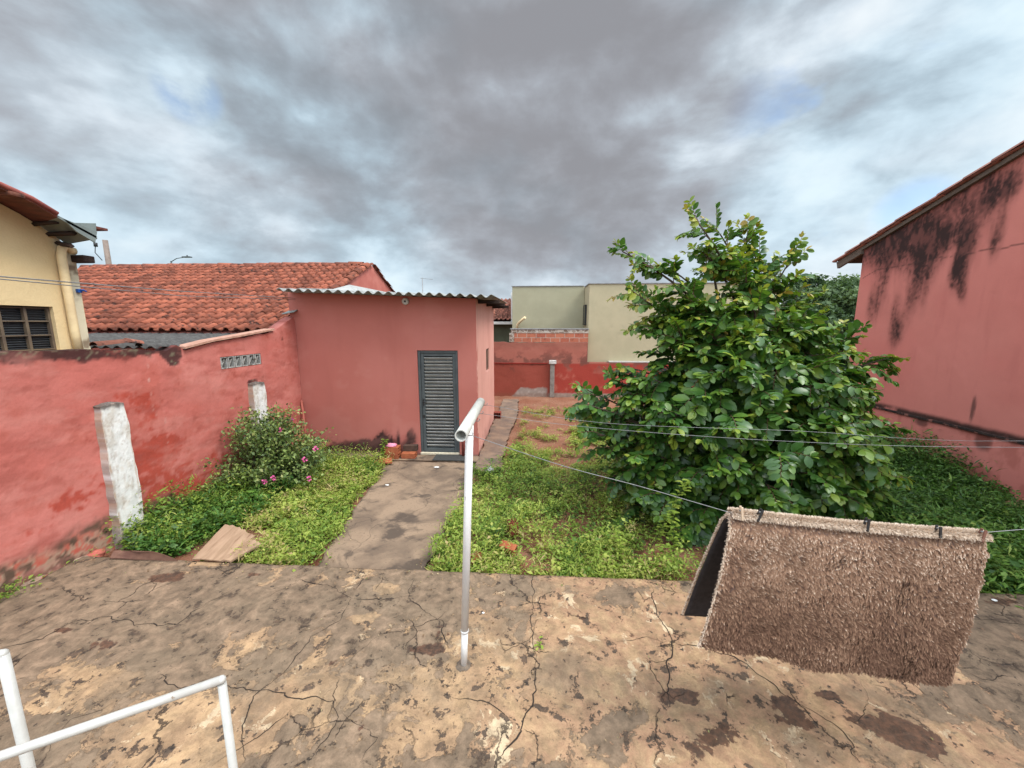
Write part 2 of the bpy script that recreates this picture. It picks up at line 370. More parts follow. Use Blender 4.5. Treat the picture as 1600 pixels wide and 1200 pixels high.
def make_patio():
    xs = np.arange(-4.92, 6.93, .025); ys = np.concatenate([[-2.0], np.arange(0, 3.601, .025)])
    X, Y = np.meshgrid(xs, ys)
    left = np.minimum(0, 0)
    Z = PZ+(fbm(X*.9, Y*.9, 31, 3)-.5)*.018+(fbm(X*5, Y*5, 33, 3)-.5)*.006
    ed = fbm(X*6, Y*0+3, 41, 3)
    Yd = Y-np.where(Y > 3.57, .03*ed, 0)
    tan = .44+.16*sst(-1.2, 1.0, X)+.22*(fbm(X*.8+4, Y*.9, 51, 3)-.5)
    tan -= .20*sst(2.6, 3.6, X)
    tan -= .10*sst(-2.2, -3.6, X)
    def blobs(lst, plane=PZ):
        t = np.zeros_like(X)
        for (px, py, w, h, s) in lst:
            c = onz(px, py, plane); rx = (onz(px+w, py, plane)-c)[0]; ry = abs((onz(px, py+h, plane)-c)[1])
            dx = (X-c[0])/max(rx, .02); dy = (Y-c[1])/max(ry, .02); t = t+s*np.exp(-(dx*dx+dy*dy)*1.2)
        return t
    tan += blobs([(150, 1060, 70, 28, .35), (80, 1100, 60, 20, .3), (300, 1110, 90, 40, .35), (470, 1090, 60, 70, .35), (600, 920, 26, 9, .5),
                  (560, 966, 22, 9, .4), (900, 960, 90, 24, .25), (1000, 1010, 100, 40, .3), (1140, 1060, 120, 40, .35), (260, 1180, 100, 40, .3),
                  (700, 1120, 100, 60, .12), (330, 880, 40, 6, .35), (60, 930, 50, 10, -.2), (330, 960, 130, 26, -.28), (120, 960, 120, 30, -.25),
                  (470, 930, 80, 14, -.2), (460, 1130, 20, 22, -.55), (640, 1010, 60, 30, -.15), (930, 1130, 70, 50, -.22), (1380, 1150, 60, 40, .1)])
    damp = .30+.10*(fbm(X*1.3, Y*1.3, 71, 3)-.5)
    damp += blobs([(262, 903, 32, 10, .7), (95, 985, 26, 7, .6), (165, 1005, 32, 16, .45), (400, 898, 30, 6, .45), (670, 1015, 30, 12, .6), (520, 1035, 22, 12, .5),
                   (560, 1140, 26, 26, .45), (1065, 1090, 52, 22, .62), (1125, 1150, 50, 30, .55), (1230, 1110, 32, 36, .6), (1290, 1085, 36, 10, .5),
                   (1400, 1140, 70, 30, .62), (1450, 1165, 40, 26, .5), (890, 960, 40, 12, .35), (985, 990, 34, 12, .4), (1560, 940, 40, 10, .5), (700, 1080, 60, 30, .15),
                   (1090, 1180, 30, 30, .4), (1350, 1170, 30, 20, .4), (690, 985, 34, 22, .3), (330, 1150, 30, 60, .15)])
    warm = sst(-.8, .6, X)*.45+.25*fbm(X, Y, 81, 3)
    V = [np.stack([X.ravel(), Yd.ravel(), Z.ravel()], 1)]; nx = len(xs); ny = len(ys)
    i, j = np.meshgrid(np.arange(nx-1), np.arange(ny-1)); a = (j*nx+i).ravel()
    F = [np.stack([a, a+1, a+nx+1, a+nx], 1)]
    n0 = nx*ny
    # front and left risers
    last = V[0][(ny-1)*nx:]; low = last.copy(); low[:, 2] = -.1; low[:, 1] += .006
    V.append(low); k = np.arange(nx-1); F.append(np.stack([(ny-1)*nx+k, (ny-1)*nx+k+1, n0+k+1, n0+k], 1)); n1 = n0+nx
    side = V[0][0::nx]; ls = side.copy(); ls[:, 2] = -.1; V.append(ls); k = np.arange(ny-1)
    F.append(np.stack([k*nx, (k+1)*nx, n1+k+1, n1+k], 1))
    V = np.concatenate(V); at = {}
    for nm, A_ in (('tan', tan), ('damp', damp), ('warm', warm)):
        f = A_.ravel(); at[nm] = np.concatenate([f, f[(ny-1)*nx:]-.2, f[0::nx]-.2])
    o = link('patio', npmesh(V, np.concatenate(F), at), patio_mat(), smooth=False)
    tag(o, 'worn and cracked concrete patio with peeling tan and grey screed', 'patio', kind='structure')
    # long open cracks: narrow grooves filled with dirt, lying in the slab
    lines = [[(0, 1010), (60, 1000), (110, 972), (180, 965), (230, 975), (275, 978), (330, 940), (370, 918)],
             [(380, 1200), (384, 1150), (390, 1110), (402, 1080), (440, 1050), (490, 995), (530, 973), (548, 937), (520, 915), (468, 905), (430, 925), (405, 942)],
             [(548, 937), (600, 936), (640, 932), (645, 905)], [(640, 932), (662, 955), (692, 970), (700, 1010)],
             [(245, 1052), (280, 1068), (340, 1070), (400, 1078), (470, 1085), (520, 1092), (532, 1110), (520, 1145), (490, 1180)],
             [(830, 898), (830, 950), (836, 1000), (838, 1050), (826, 1100), (808, 1145), (780, 1200)],
             [(1020, 915), (1028, 960), (1050, 1000), (1046, 1060), (1046, 1100)], [(1050, 1000), (1100, 1012), (1170, 1040), (1230, 1085), (1300, 1130), (1330, 1165), (1345, 1200)],
             [(1050, 1000), (1000, 1000), (960, 1005)], [(1350, 1068), (1356, 1100), (1330, 1130)], [(1350, 1068), (1410, 1075)], [(700, 1090), (760, 1105), (800, 1135)],
             [(535, 1040), (600, 990), (640, 985), (700, 955)], [(330, 1200), (400, 1150), (470, 1100)], [(60, 1200), (110, 1130), (180, 1095)], [(560, 1200), (590, 1150), (540, 1110)],
             [(1440, 980), (1500, 960), (1600, 975)], [(1480, 1040), (1530, 1060), (1600, 1062)]]
    Vc = []; Fc = []; n = 0
    for li, ln in enumerate(lines):
        P = np.array([onz(x, y, PZ)[:2] for x, y in ln]); pts = []
        for a_, b_ in zip(P[:-1], P[1:]):
            L = np.linalg.norm(b_-a_); m_ = max(2, int(L/.02))
            for t in np.arange(m_)/m_: pts.append(a_+(b_-a_)*t)
        pts.append(P[-1]); pts = np.array(pts)
        s = np.arange(len(pts))*.02
        jx = (fbm(s*5, s*0+li, 91, 5, .65)-.5)*.13; jy = (fbm(s*5, s*0+li+50, 93, 5, .65)-.5)*.13
        pts = pts+np.stack([jx, jy], 1)
        T = np.gradient(pts, axis=0); T /= np.linalg.norm(T, axis=1)[:, None]+1e-9; Nn = np.stack([-T[:, 1], T[:, 0]], 1)
        w = (.0009+.0036*fbm(s*7, s*0+li, 97, 4)**2*2)*(1 if li < 8 else .6)
        e_ = sst(0, .12, s)*sst(0, .12, s[-1]-s); w = w*(.2+.8*e_)
        z = PZ+(fbm(pts[:, 0]*.9, pts[:, 1]*.9, 31, 3)-.5)*.018+(fbm(pts[:, 0]*5, pts[:, 1]*5, 33, 3)-.5)*.006+.0022
        A1 = np.column_stack([pts+Nn*w[:, None], z]); B1 = np.column_stack([pts-Nn*w[:, None], z])
        m_ = len(pts); Vc += [A1, B1]; k = np.arange(m_-1)
        Fc.append(np.stack([n+k, n+k+1, n+m_+k+1, n+m_+k], 1)); n += 2*m_
    link('crack', npmesh(np.concatenate(Vc), np.concatenate(Fc)), mat('dirt in crack', (.032, .022, .016), None, 20, .95, 0), o)
make_patio()

def slab(name, outline, z, matl, label, cat='path', res=.06, lowz=-.06, amp=.012, attrs=None):
    """a ground slab with a ragged outline: outline = function y -> (xl, xr), y range"""
    fn, y0, y1 = outline; ys = np.arange(y0, y1+1e-6, res); nu = 40
    V = []; 
    for y in ys:
        xl, xr = fn(y); xl += (vn(y*6, 1, 5)-.5)*.05; xr += (vn(y*6, 9, 6)-.5)*.06
        for u in np.linspace(0, 1, nu): V.append((xl+(xr-xl)*u, y, z+(float(vn(y*3, u*6, 8))-.5)*amp))
    V = np.array(V); ny = len(ys); i, j = np.meshgrid(np.arange(nu-1), np.arange(ny-1)); a = (j*nu+i).ravel()
    F = [np.stack([a, a+1, a+nu+1, a+nu], 1)]; Vs = [V]; n = len(V)
    for idx, flip in ((np.arange(ny)*nu, 0), (np.arange(ny)*nu+nu-1, 1), (np.arange(nu), 1), (np.arange(nu)+(ny-1)*nu, 0)):
        lo = V[idx].copy(); lo[:, 2] = lowz; Vs.append(lo); k = np.arange(len(idx)-1)
        F.append(np.stack([idx[k], idx[k+1], n+k+1, n+k], 1)); n += len(idx)
    o = link(name, npmesh(np.concatenate(Vs), np.concatenate(F)), matl)
    return tag(o, label, cat, kind='structure')
def path_mat():
    m_, g, b = newmat('stained concrete path'); p = pos(g)
    wp = g.n('ShaderNodeTexNoise', {'Vector': p, 'Scale': 1.6, 'Detail': 5}).outputs[1]
    pw = g.v('ADD', p, g.v('SCALE', g.v('SUBTRACT', wp, (.5, .5, .5)), .6))
    c = g.mix(g.ss(g.noise(pw, 1.8, 7, .6), .38, .62), (.25, .172, .112), (.14, .097, .066))
    c = g.mix(g.ss(g.noise(g.v('ADD', pw, (3, 3, 0)), 1.9, 6, .6), .52, .62), c, (.08, .057, .041))
    c = g.mix(g.ss(g.noise(p, 30, 6, .7), .56, .7), c, (.10, .07, .05))
    vo = g.n('ShaderNodeTexVoronoi', {'Vector': pw, 'Scale': .8}, feature='DISTANCE_TO_EDGE').outputs[0]
    c = g.mix(g.m('MULTIPLY', g.ss(vo, .006, .002), .5), c, (.05, .035, .025))
    g.set(b.inputs['Base Color'], c); b.inputs['Roughness'].default_value = .85
    bump(g, b, g.m('ADD', g.noise(p, 12, 6, .65), g.noise(p, 60, 4, .7)), .5, .008)
    return m_
PM = path_mat()
lerp = lambda a, b, t: a+(b-a)*t
slab('path', (lambda y: (lerp(-2.36, -2.86, (y-3.62)/3.6), -1.13-.04*math.sin(y*2)), 3.615, 7.0), .03, PM, 'concrete path from the patio to the shed door', 'path')
slab('shed_apron', (lambda y: (-4.66, -1.0), 7.005, 7.395), .034, PM, 'concrete strip along the foot of the shed front', 'pavement', res=.05)
slab('side_walk', (lambda y: (-1.12, -.58-.05*math.sin(y)), 6.5, 13.2), .05, mat('rough stained concrete', (.23, .15, .10), (.13, .09, .07), 3, .9, .8, 20, .015, c3=(.10, .08, .06), t3=(.56, .66), s3=3), 'rough concrete walk down the side of the shed', 'path')

# ------------------------------------------------------------ walls
def gridwall(name, O, U, N, L, z0, ztop, matl, parent, colf, res=.05, amp=.0, thick=.18, holes=(), seed=0, depth=.12, zhi=None, freq=2.0):
    """front face as a fine grid (rough plaster relief + colour map), with real openings, top, back and ends"""
    O = np.array(O, float); U = np.array(U, float); U /= np.linalg.norm(U); N = np.array(N, float)
    us = np.arange(0, L, res).tolist()+[L]
    tops = [ztop(u) for u in us]; zh = zhi or max(tops)
    vs = np.arange(z0, zh, res).tolist()+[zh]
    for (a, b, c, d) in holes:
        us = [u for u in us if min(abs(u-a), abs(u-b)) > res*.45]+[a, b]; vs = [v for v in vs if min(abs(v-c), abs(v-d)) > res*.45]+[c, d]
    us = np.array(sorted(us)); vs = np.array(sorted(vs)); T = np.array([ztop(u) for u in us])
    UU, VV = np.meshgrid(us, vs); VC = np.minimum(VV, T[None, :])
    D = amp*((fbm(UU*freq, VC*freq, seed, 5, .55)-.5)*2)
    for (a, b, c, d) in holes:
        ins = (UU > a-.03) & (UU < b+.03) & (VC > c-.03) & (VC < d+.03); D = np.where(ins, 0, D)
    P = O[None, None, :]+UU[..., None]*U+D[..., None]*N; P[..., 2] = VC
    nx, ny = len(us), len(vs); V = [P.reshape(-1, 3)]; C = [colf(UU, VC).reshape(-1, 3)]
    i, j = np.meshgrid(np.arange(nx-1), np.arange(ny-1)); i = i.ravel(); j = j.ravel()
    keep = ~((VV[j, i] >= T[i]-1e-6) & (VV[j, i+1] >= T[i+1]-1e-6))
    uc = (us[i]+us[i+1])/2; vc = (vs[j]+vs[j+1])/2
    for (a, b, c, d) in holes: keep &= ~((uc > a) & (uc < b) & (vc > c) & (vc < d))
    i = i[keep]; j = j[keep]; a = j*nx+i; F = [np.stack([a, a+1, a+nx+1, a+nx], 1)]
    n = nx*ny
    def addq(q, cc):
        nonlocal n
        V.append(np.array(q)); C.append(np.tile(cc, (4, 1))); F.append(np.array([[n, n+1, n+2, n+3]])); n += 4
    topf = P[-1].copy(); topb = topf-N*thick; C0 = colf(UU, VC)[-1]
    V += [topf, topb]; C += [C0*.8, C0*.8]; k = np.arange(nx-1); F.append(np.stack([n+k, n+k+1, n+nx+k+1, n+nx+k], 1))
    nb = n+nx; n += 2*nx
    bot = topb.copy(); bot[:, 2] = z0; V.append(bot); C.append(C0); F.append(np.stack([nb+k, nb+k+1, n+k+1, n+k], 1)); n += nx
    mid = colf(np.array([[L*.5]]), np.array([[z0+.5*(zh-z0)]]))[0, 0]
    for e in (0, -1):
        u = us[e]; f0 = O+u*U; 
        q = np.array([f0, f0, f0-N*thick, f0-N*thick]); q[0, 2] = q[3, 2] = z0; q[1, 2] = q[2, 2] = T[e]; addq(q, mid)
    for (a_, b_, c_, d_) in holes:
        for (p, q) in (((a_, c_), (a_, d_)), ((a_, d_), (b_, d_)), ((b_, d_), (b_, c_)), ((b_, c_), (a_, c_))):
            A = O+p[0]*U; A[2] = p[1]; B = O+q[0]*U; B[2] = q[1]; addq([A, B, B-N*depth, A-N*depth], mid)
    Vv = np.concatenate(V); Ff = np.concatenate(F)
    return link(name, npmesh(Vv, Ff, {'col': np.clip(np.concatenate(C), 0, 1)}), matl, parent)
def mixc(c, t, col): return c*(1-t[..., None])+np.array(col)*t[..., None]

# ---- left boundary wall
WA = Vector((-5.24, .6, 0)); WB = Vector((-4.72, 7.395, 0)); WU = (WB-WA).normalized(); WL = (WB-WA).length; WN = Vector((WU.y, -WU.x, 0))
def onwall(x, y, off=0.0):
    d = FW+RT*(x-800)/FPX+UP*(600-y)/FPX; n_ = np.array(WN); o_ = np.array(WA)+n_*off
    t = ((o_-CAM)@n_)/(d@n_); return CAM+t*d
def wuv(x, y): p = onwall(x, y); return (p-np.array(WA))@np.array(WU), p[2]
bw = thing('boundary_wall', (WA.x, WA.y, 0), 'rough peeling pink boundary wall on the left with white buttresses', 'wall')
topk = [(-1, 2.52)]+[wuv(x, y) for x, y in [(0, 550), (60, 549), (130, 546), (200, 546), (262, 548), (276, 540), (290, 547), (330, 536), (380, 527), (424, 519), (430, 515), (462, 494), (475, 484)]]
tu = [k[0] for k in topk]; tz = [k[1] for k in topk]
def lw_top(u): return float(np.interp(u, tu, tz)+(vn(u*7, 2, 3)-.5)*.025)
vu = [wuv(345, 570), wuv(408, 560)]
vz0 = (wuv(345, 578)[1]+wuv(408, 569)[1])/2; vz1 = (wuv(345, 559)[1]+wuv(408, 551)[1])/2
VENT = (vu[0][0], vu[1][0], vz0, vz1)
lw_red = [(215, 715, .42, .3, .9), (255, 700, .3, .2, .7), (270, 760, .5, .35, .7), (120, 780, .3, .2, .6), (60, 830, .3, .15, .4), (235, 650, .25, .25, .6), (200, 620, .3, .15, .5),
          (340, 730, .3, .35, .7), (250, 800, .6, .22, .9), (30, 900, .3, .15, .3), (180, 560, .5, .08, .4), (290, 650, .25, .2, .35), (350, 650, .2, .15, .3)]
lw_red = [wuv(x, y)+(a, b, s) for x, y, a, b, s in lw_red]
lw_mold = [(395, 596, .16, .045, .9), (412, 615, .05, .22, .9), (270, 560, .12, .12, 1.0), (440, 530, .06, .10, .6), (172, 630, .22, .02, .5), (125, 585, .16, .05, .0), (470, 520, .05, .25, .5)]
lw_mold = [wuv(x, y)+(a, b, s) for x, y, a, b, s in lw_mold]
def lw_col(U_, Z_):
    n1 = fbm(U_*1.3, Z_*1.6, 101); n2 = fbm(U_*5, Z_*5, 103, 5, .6); n3 = fbm(U_*16, Z_*16, 107, 4, .6)
    c = np.ones(U_.shape+(3,))*np.array((.43, .118, .094)); c = mixc(c, sst(.35, .65, n1)*.7, (.46, .155, .127)); c = mixc(c, sst(.5, .7, n2)*.5, (.36, .085, .06))
    r = np.zeros_like(U_)
    for (u, z, a, b, s) in lw_red: r = r+s*np.exp(-((U_-u)/a)**2-((Z_-z)/b)**2)
    c = mixc(c, sst(.46, .56, r*.5+n2*.40+(n3-.5)*.42)*.85, (.33, .045, .026))
    c = mixc(c, sst(.66, .72, n2*.6+n3*.4)*.6, (.27, .05, .035))
    top = np.interp(U_, tu, tz); dt = top-Z_; lo = U_ < np.interp(0, [0, 1], [wuv(285, 550)[0], 0])
    b = sst(.22, .0, dt+(n2-.5)*.26+(n3-.5)*.12+(fbm(U_*2.2, Z_*0, 115, 3)-.5)*.12)*np.where(lo, 1.0, .18)
    for (u, z, a, bb, s) in lw_mold: b = b+s*np.exp(-((U_-u)/a)**2-((Z_-z)/bb)**2)*(.5+n2)
    c = mixc(c, sst(.38, .62, b*(.35+1.2*n3))*.93, (.035, .014, .013))
    c = mixc(c, sst(.5, .8, b)*sst(.60, .68, fbm(U_*22, Z_*22, 117, 3))*.7, (.16, .14, .09))
    # spalled foot showing rubble and mortar
    f = sst(.34, .12, Z_+(n2-.5)*.40+(n3-.5)*.1-.10*sst(2.9, 2.2, U_)-.1*sst(4.4, 3.9, U_))
    st = sst(.46, .54, n3*.5+n2*.5)
    c = mixc(c, f*st, (.33, .22, .15)); c = mixc(c, f*(1-st), (.10, .06, .04)); c = mixc(c, f*sst(.6, .68, n3), (.40, .09, .06))
    # pale drip lines and chips
    for (px, py, h) in ((240, 610, .5), (262, 690, .5)):
        u, z = wuv(px, py); c = mixc(c, sst(.008, .001, np.abs(U_-u+(n2-.5)*.16+(n3-.5)*.05))*sst(h, h*.3, np.abs(Z_-z))*sst(.4, .6, n3)*.5, (.62, .42, .36))
        c = mixc(c, sst(.50, .72, fbm(U_*2.4, Z_*7, 119, 6, .7))*.24, (.52, .20, .165)); c = mixc(c, sst(.54, .72, fbm(U_*3.5+5, Z_*9, 121, 6, .7))*.34, (.31, .075, .058))
    # fine run-off streaks
    c = mixc(c, sst(.60, .8, fbm(U_*9, Z_*.9, 113, 4))*.22, (.28, .07, .05))
    return c
gridwall('masonry', WA, WU, WN, WL, -.08, lw_top, M['plaster'], bw, lw_col, res=.025, amp=.022, thick=.2, holes=[VENT], seed=120, freq=2.2)
def buttress(xl, xr, ytop, ybot, w, d, tagl):
    u0, zt = wuv(xl, ytop); u1, _ = wuv(xr, ytop); ub, zb = wuv((xl+xr)/2+12, ybot)
    ua = (u0+u1)/2
    A = np.array(WA); Un = np.array(WU); Nn = np.array(WN)
    nu, nz, nd = 18, 130, 12
    V = []; F = []
    prof = []   # around: back-left -> front-left -> front-right -> back-right
    for t in np.linspace(0, 1, nd): prof.append((-w/2, -0.04+t*(d+.04)))
    for t in np.linspace(0, 1, nu)[1:]: prof.append((-w/2+w*t, d))
    for t in np.linspace(1, 0, nd)[1:]: prof.append((w/2, -0.04+t*(d+.04)))
    zs = np.linspace(max(zb, -.05), zt, nz); K = len(prof)
    for z in zs:
        t = (z-zs[0])/(zs[-1]-zs[0])
        for k, (a, b) in enumerate(prof):
            wa = a*(1.12-.12*t)+(float(vn(z*9, a*30, 5))-.5)*.022; bb = b*(1.15-.2*t)+(float(fbm(z*6, a*14, 9))-.5)*.02
            dz = (float(vn(a*40, b*40, 3))-.5)*.03 if z == zs[-1] else 0
            V.append(A+Un*(ua+wa)+Nn*bb+np.array([0, 0, z+dz]))
    for j in range(nz-1):
        for k in range(K-1): F.append((j*K+k, j*K+k+1, (j+1)*K+k+1, (j+1)*K+k))
    n = len(V); base = (nz-1)*K
    c = len(V); V.append(A+Un*ua+Nn*(d*.3)+np.array([0, 0, zs[-1]+.03]))
    for k in range(K-1): F.append((base+k, base+k+1, c, c))
    V = np.array(V); uu = (V-A)@Un-ua; zz_ = V[:, 2]; dd = (V-A)@Nn
    n2 = fbm(uu*14+2, zz_*7, 7, 5, .6); n3 = fbm(uu*40, zz_*25, 17, 4)
    C = np.ones((len(V), 3))*np.array((.62, .605, .575)); C = mixc(C, sst(.5, .7, n2)*.5, (.48, .41, .33))
    C = mixc(C, sst(.6, .75, fbm(uu*12, zz_*1.5, 27, 4))*.45, (.45, .42, .38))
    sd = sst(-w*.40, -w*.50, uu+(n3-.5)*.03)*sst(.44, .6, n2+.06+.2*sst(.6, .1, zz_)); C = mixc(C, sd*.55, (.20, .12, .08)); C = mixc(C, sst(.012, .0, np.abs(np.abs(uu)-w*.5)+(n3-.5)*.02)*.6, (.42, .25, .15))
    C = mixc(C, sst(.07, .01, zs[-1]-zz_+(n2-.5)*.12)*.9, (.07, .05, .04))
    C = mixc(C, sst(.62, .7, n3)*.4, (.30, .22, .17))
    F4 = np.array(F)
    me = bpy.data.meshes.new('m'); me.from_pydata([tuple(v) for v in V], [], [tuple(dict.fromkeys(f)) for f in F4.tolist()])
    at = me.attributes.new('col', 'FLOAT_COLOR', 'POINT'); b4 = np.ones((len(V), 4), np.float32); b4[:, :3] = C; at.data.foreach_set('color', b4.ravel())
    o = link('buttress', me, M['plaster'], bw); o['label'] = tagl
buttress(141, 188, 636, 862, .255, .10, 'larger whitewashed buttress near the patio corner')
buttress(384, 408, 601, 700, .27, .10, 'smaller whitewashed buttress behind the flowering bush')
# vent of little white blocks
vn_o = None
def vent():
    a, b, c, d = VENT; A = np.array(WA); Un = np.array(WU); Nn = np.array(WN)
    Mx = Matrix(((Un[0], Nn[0], 0, A[0]), (Un[1], Nn[1], 0, A[1]), (0, 0, 1, 0), (0, 0, 0, 1)))
    bk = box_obj('vent', (a+.002, -.118, c+.002), (b-.002, -.10, d-.002), mat('dusty glass', (.04, .045, .05), (.09, .095, .095), 14, .3, .2, spec=.5), bw, .001, Mx)
    n = 6; w = (b-a)/n
    for i in range(n):
        bm = bmesh.new(); x0 = a+i*w+.006; x1 = x0+w-.012; z0 = c+.006; z1 = d-.006; t = .014
        bbox(bm, (x0, -.10, z0), (x0+t*1.6, -.004, z1), .002, Mx); bbox(bm, (x1-t, -.10, z0), (x1, -.004, z1), .002, Mx)
        bbox(bm, (x0+t*1.6, -.10, z0), (x1-t, -.006, z0+t), .002, Mx); bbox(bm, (x0+t*1.6, -.10, z1-t), (x1-t, -.006, z1), .002, Mx)
        # slanting vane
        v = Matrix.Translation(((x0+x1)/2, -.05, (z0+z1)/2)) @ Matrix.Rotation(R(28), 4, 'Y')
        bbox(bm, (-.006, -.03, -.06), (.006, .03, .06), .001, Mx @ v)
        link('vent_block', bmm(bm), M['vent'], bk)
vent()
# mortar cap and old tiles along the near part of the top
def cap_strip():
    bm = bmesh.new()
    xs = [290, 330, 380, 425]
    P = [onwall(x, y, .01) for x, y in ((287, 545), (330, 534), (380, 525), (427, 516))]
    for p, q in zip(P[:-1], P[1:]):
        p = Vector(p); q = Vector(q); n_ = Vector(WN)
        for s0, s1 in (((0, 0), (0, 0)),): pass
        vs = [bm.verts.new(v) for v in (p+n_*.03, q+n_*.03, q-n_*.18, p-n_*.18)]; vt = [bm.verts.new(v.co+Vector((0, 0, .03))) for v in vs]
        bm.faces.new(vt); bm.faces.new(vs[::-1])
        for k in range(4): bm.faces.new((vs[k], vs[(k+1) % 4], vt[(k+1) % 4], vt[k]))
    link('mortar_cap', bmm(bm), mat('pale pinkish mortar', (.46, .26, .19), (.33, .17, .12), 12, .9, .6, 30), bw)
cap_strip()

# ------------------------------------------------------------ tiled roofs
def tiles(name, O, U, S, ncol, nrow, w, l, matl, parent, seed=1, jit=.012, h=.05, skip=None, lip=.016):
    rg = np.random.default_rng(seed); O = np.array(O, float); U = np.array(U, float); S = np.array(S, float); Nn = np.cross(U, S); Nn /= np.linalg.norm(Nn)
    if Nn[2] < 0: Nn = -Nn
    prof = [(0, .012), (.08, .002), (.25, 0), (.42, .004), (.5, .018), (.56, .6*h+.012), (.66, .92*h+.012), (.76, h+.012), (.86, .9*h+.012), (.95, .55*h+.012), (1.02, .010)]
    K = len(prof); V = []; F = []; T = []; n = 0
    for r in range(nrow):
        for c in range(ncol):
            if skip and skip(c, r): continue
            dx, dy, dz = rg.normal(0, jit*.5), rg.normal(0, jit), abs(rg.normal(0, jit*.45)); tw = rg.normal(0, .02); tt = rg.random()
            tt = min(1, max(0, .5+.9*(tt-.5)+.5*(float(fbm(c*.25, r*.4, seed+40))-.5)))
            rows = []
            for q, (s, lift) in enumerate(((-.02, .034), (-.02, .034-lip), (l*1.12, .002))):
                if q == 1: s += .001
                rows.append([O+U*((c+p)*w+dx+tw*(s-l/2)*(1))+S*(r*l+s+dy)+Nn*(hh+lift+dz) for p, hh in prof])
            V += rows[0]+rows[1]+rows[2]; T += [tt]*(3*K)
            for k in range(K-1):
                F.append((n+k, n+k+1, n+2*K+k+1, n+2*K+k)); F.append((n+K+k, n+K+k+1, n+k+1, n+k))
            n += 3*K
    return link(name, npmesh(np.array(V), np.array(F), {'tint': np.array(T)}), matl, parent, smooth=False)
def cap_tiles(name, A, B, r, l, matl, parent, seed=3):
    rg = np.random.default_rng(seed); A = Vector(A); B = Vector(B); D = (B-A); L = D.length; D.normalize(); W_ = D.cross(Vector((0, 0, 1))).normalized(); Z_ = W_.cross(D)
    n = int(L/l); V = []; F = []; T = []; k0 = 0; K = 9
    for i in range(n):
        tt = rg.random(); dz = rg.normal(0, .006); dy = rg.normal(0, .008)
        for (s, rr) in ((i*l-.03, r*1.12), (i*l-.03, r*1.0), ((i+1)*l, r*.92)):
            for k in range(K):
                a = math.pi*k/(K-1); V.append(tuple(A+D*s+W_*(math.cos(a)*rr+dy)+Z_*(math.sin(a)*rr*.8+dz))); T.append(tt)
        for k in range(K-1):
            F.append((k0+k, k0+k+1, k0+2*K+k+1, k0+2*K+k)); F.append((k0+K+k, k0+K+k+1, k0+k+1, k0+k))
        k0 += 3*K
    return link(name, npmesh(np.array(V), np.array(F), {'tint': np.array(T)}), matl, parent)

# ---- neighbour's tiled house behind the boundary wall
HX = -4.86
th = thing('tiled_house', (-9, 11, 0), 'low house with a long orange clay tile roof behind the pink boundary wall', 'house')
eY, eZ = 7.12, 2.50; rY, rZ = 11.45, 4.33
Sv = np.array([0, rY-eY, rZ-eZ]); SLn = np.linalg.norm(Sv); Sv = Sv/SLn
NR = 17; tl = SLn/NR; tw_ = .215; ncol = 42
tiles('roof_tiles', (HX-.02-ncol*tw_+.10, eY, eZ), (1, 0, 0), Sv, ncol, NR, tw_, tl, M['tile'], th, 5, jit=.006, h=.046, lip=.024)
cap_tiles('ridge_tiles', (HX-ncol*tw_, rY+.02, rZ+.02), (HX+.05, rY+.02, rZ+.02), .10, .40, M['tile'], th)
cap_tiles('verge_tiles', (HX-.02, eY-.02, eZ+.035), (HX-.02, rY, rZ+.05), .105, tl*1.02, M['tile'], th, 8)
cap_tiles('verge_tiles', (HX+.02, rY+3.2, rZ-1.30), (HX+.02, rY+.1, rZ+.03), .07, .33, M['tile_old'], th, 9)
bm = bmesh.new()
def quadpoly(bm, pts, t, mi=0):
    """flat polygon extruded by vector t"""
    t = Vector(t); a = [bm.verts.new(p) for p in pts]; b = [bm.verts.new(Vector(p)+t) for p in pts]; n = len(pts)
    bm.faces.new(a[::-1]).material_index = mi; bm.faces.new(b).material_index = mi
    for k in range(n): bm.faces.new((a[k], a[(k+1) % n], b[(k+1) % n], b[k])).material_index = mi
quadpoly(bm, [(HX, 7.42, 0), (HX, 14.6, 0), (HX, 14.6, rZ-1.25), (HX, rY, rZ+.02), (HX, 7.42, 2.58)], (-.15, 0, 0))
bmesh.ops.recalc_face_normals(bm, faces=bm.faces); link('gable_wall', bmm(bm), M['pinkp'], th)
bm = bmesh.new()
quadpoly(bm, [(HX-.16, rY, rZ-.02), (HX-.16, 14.7, rZ-1.40), (HX-9, 14.7, rZ-1.40), (HX-9, rY, rZ-.02)], (0, 0, -.05))
bmesh.ops.recalc_face_normals(bm, faces=bm.faces); link('rear_roof', bmm(bm), M['tile_old'], th)
bm = bmesh.new()
quadpoly(bm, [(HX-.16, eY+.25, 0), (HX-9, eY+.25, 0), (HX-9, eY+.25, eZ-.02), (HX-.16, eY+.25, eZ-.02)], (0, .15, 0))
quadpoly(bm, [(HX-.02, eY+.02, eZ-.03), (HX-9, eY+.02, eZ-.03), (HX-9, rY, rZ-.05), (HX-.02, rY, rZ-.05)], (0, 0, -.04))
bmesh.ops.recalc_face_normals(bm, faces=bm.faces); link('front_wall', bmm(bm), M['pinkp'], th)

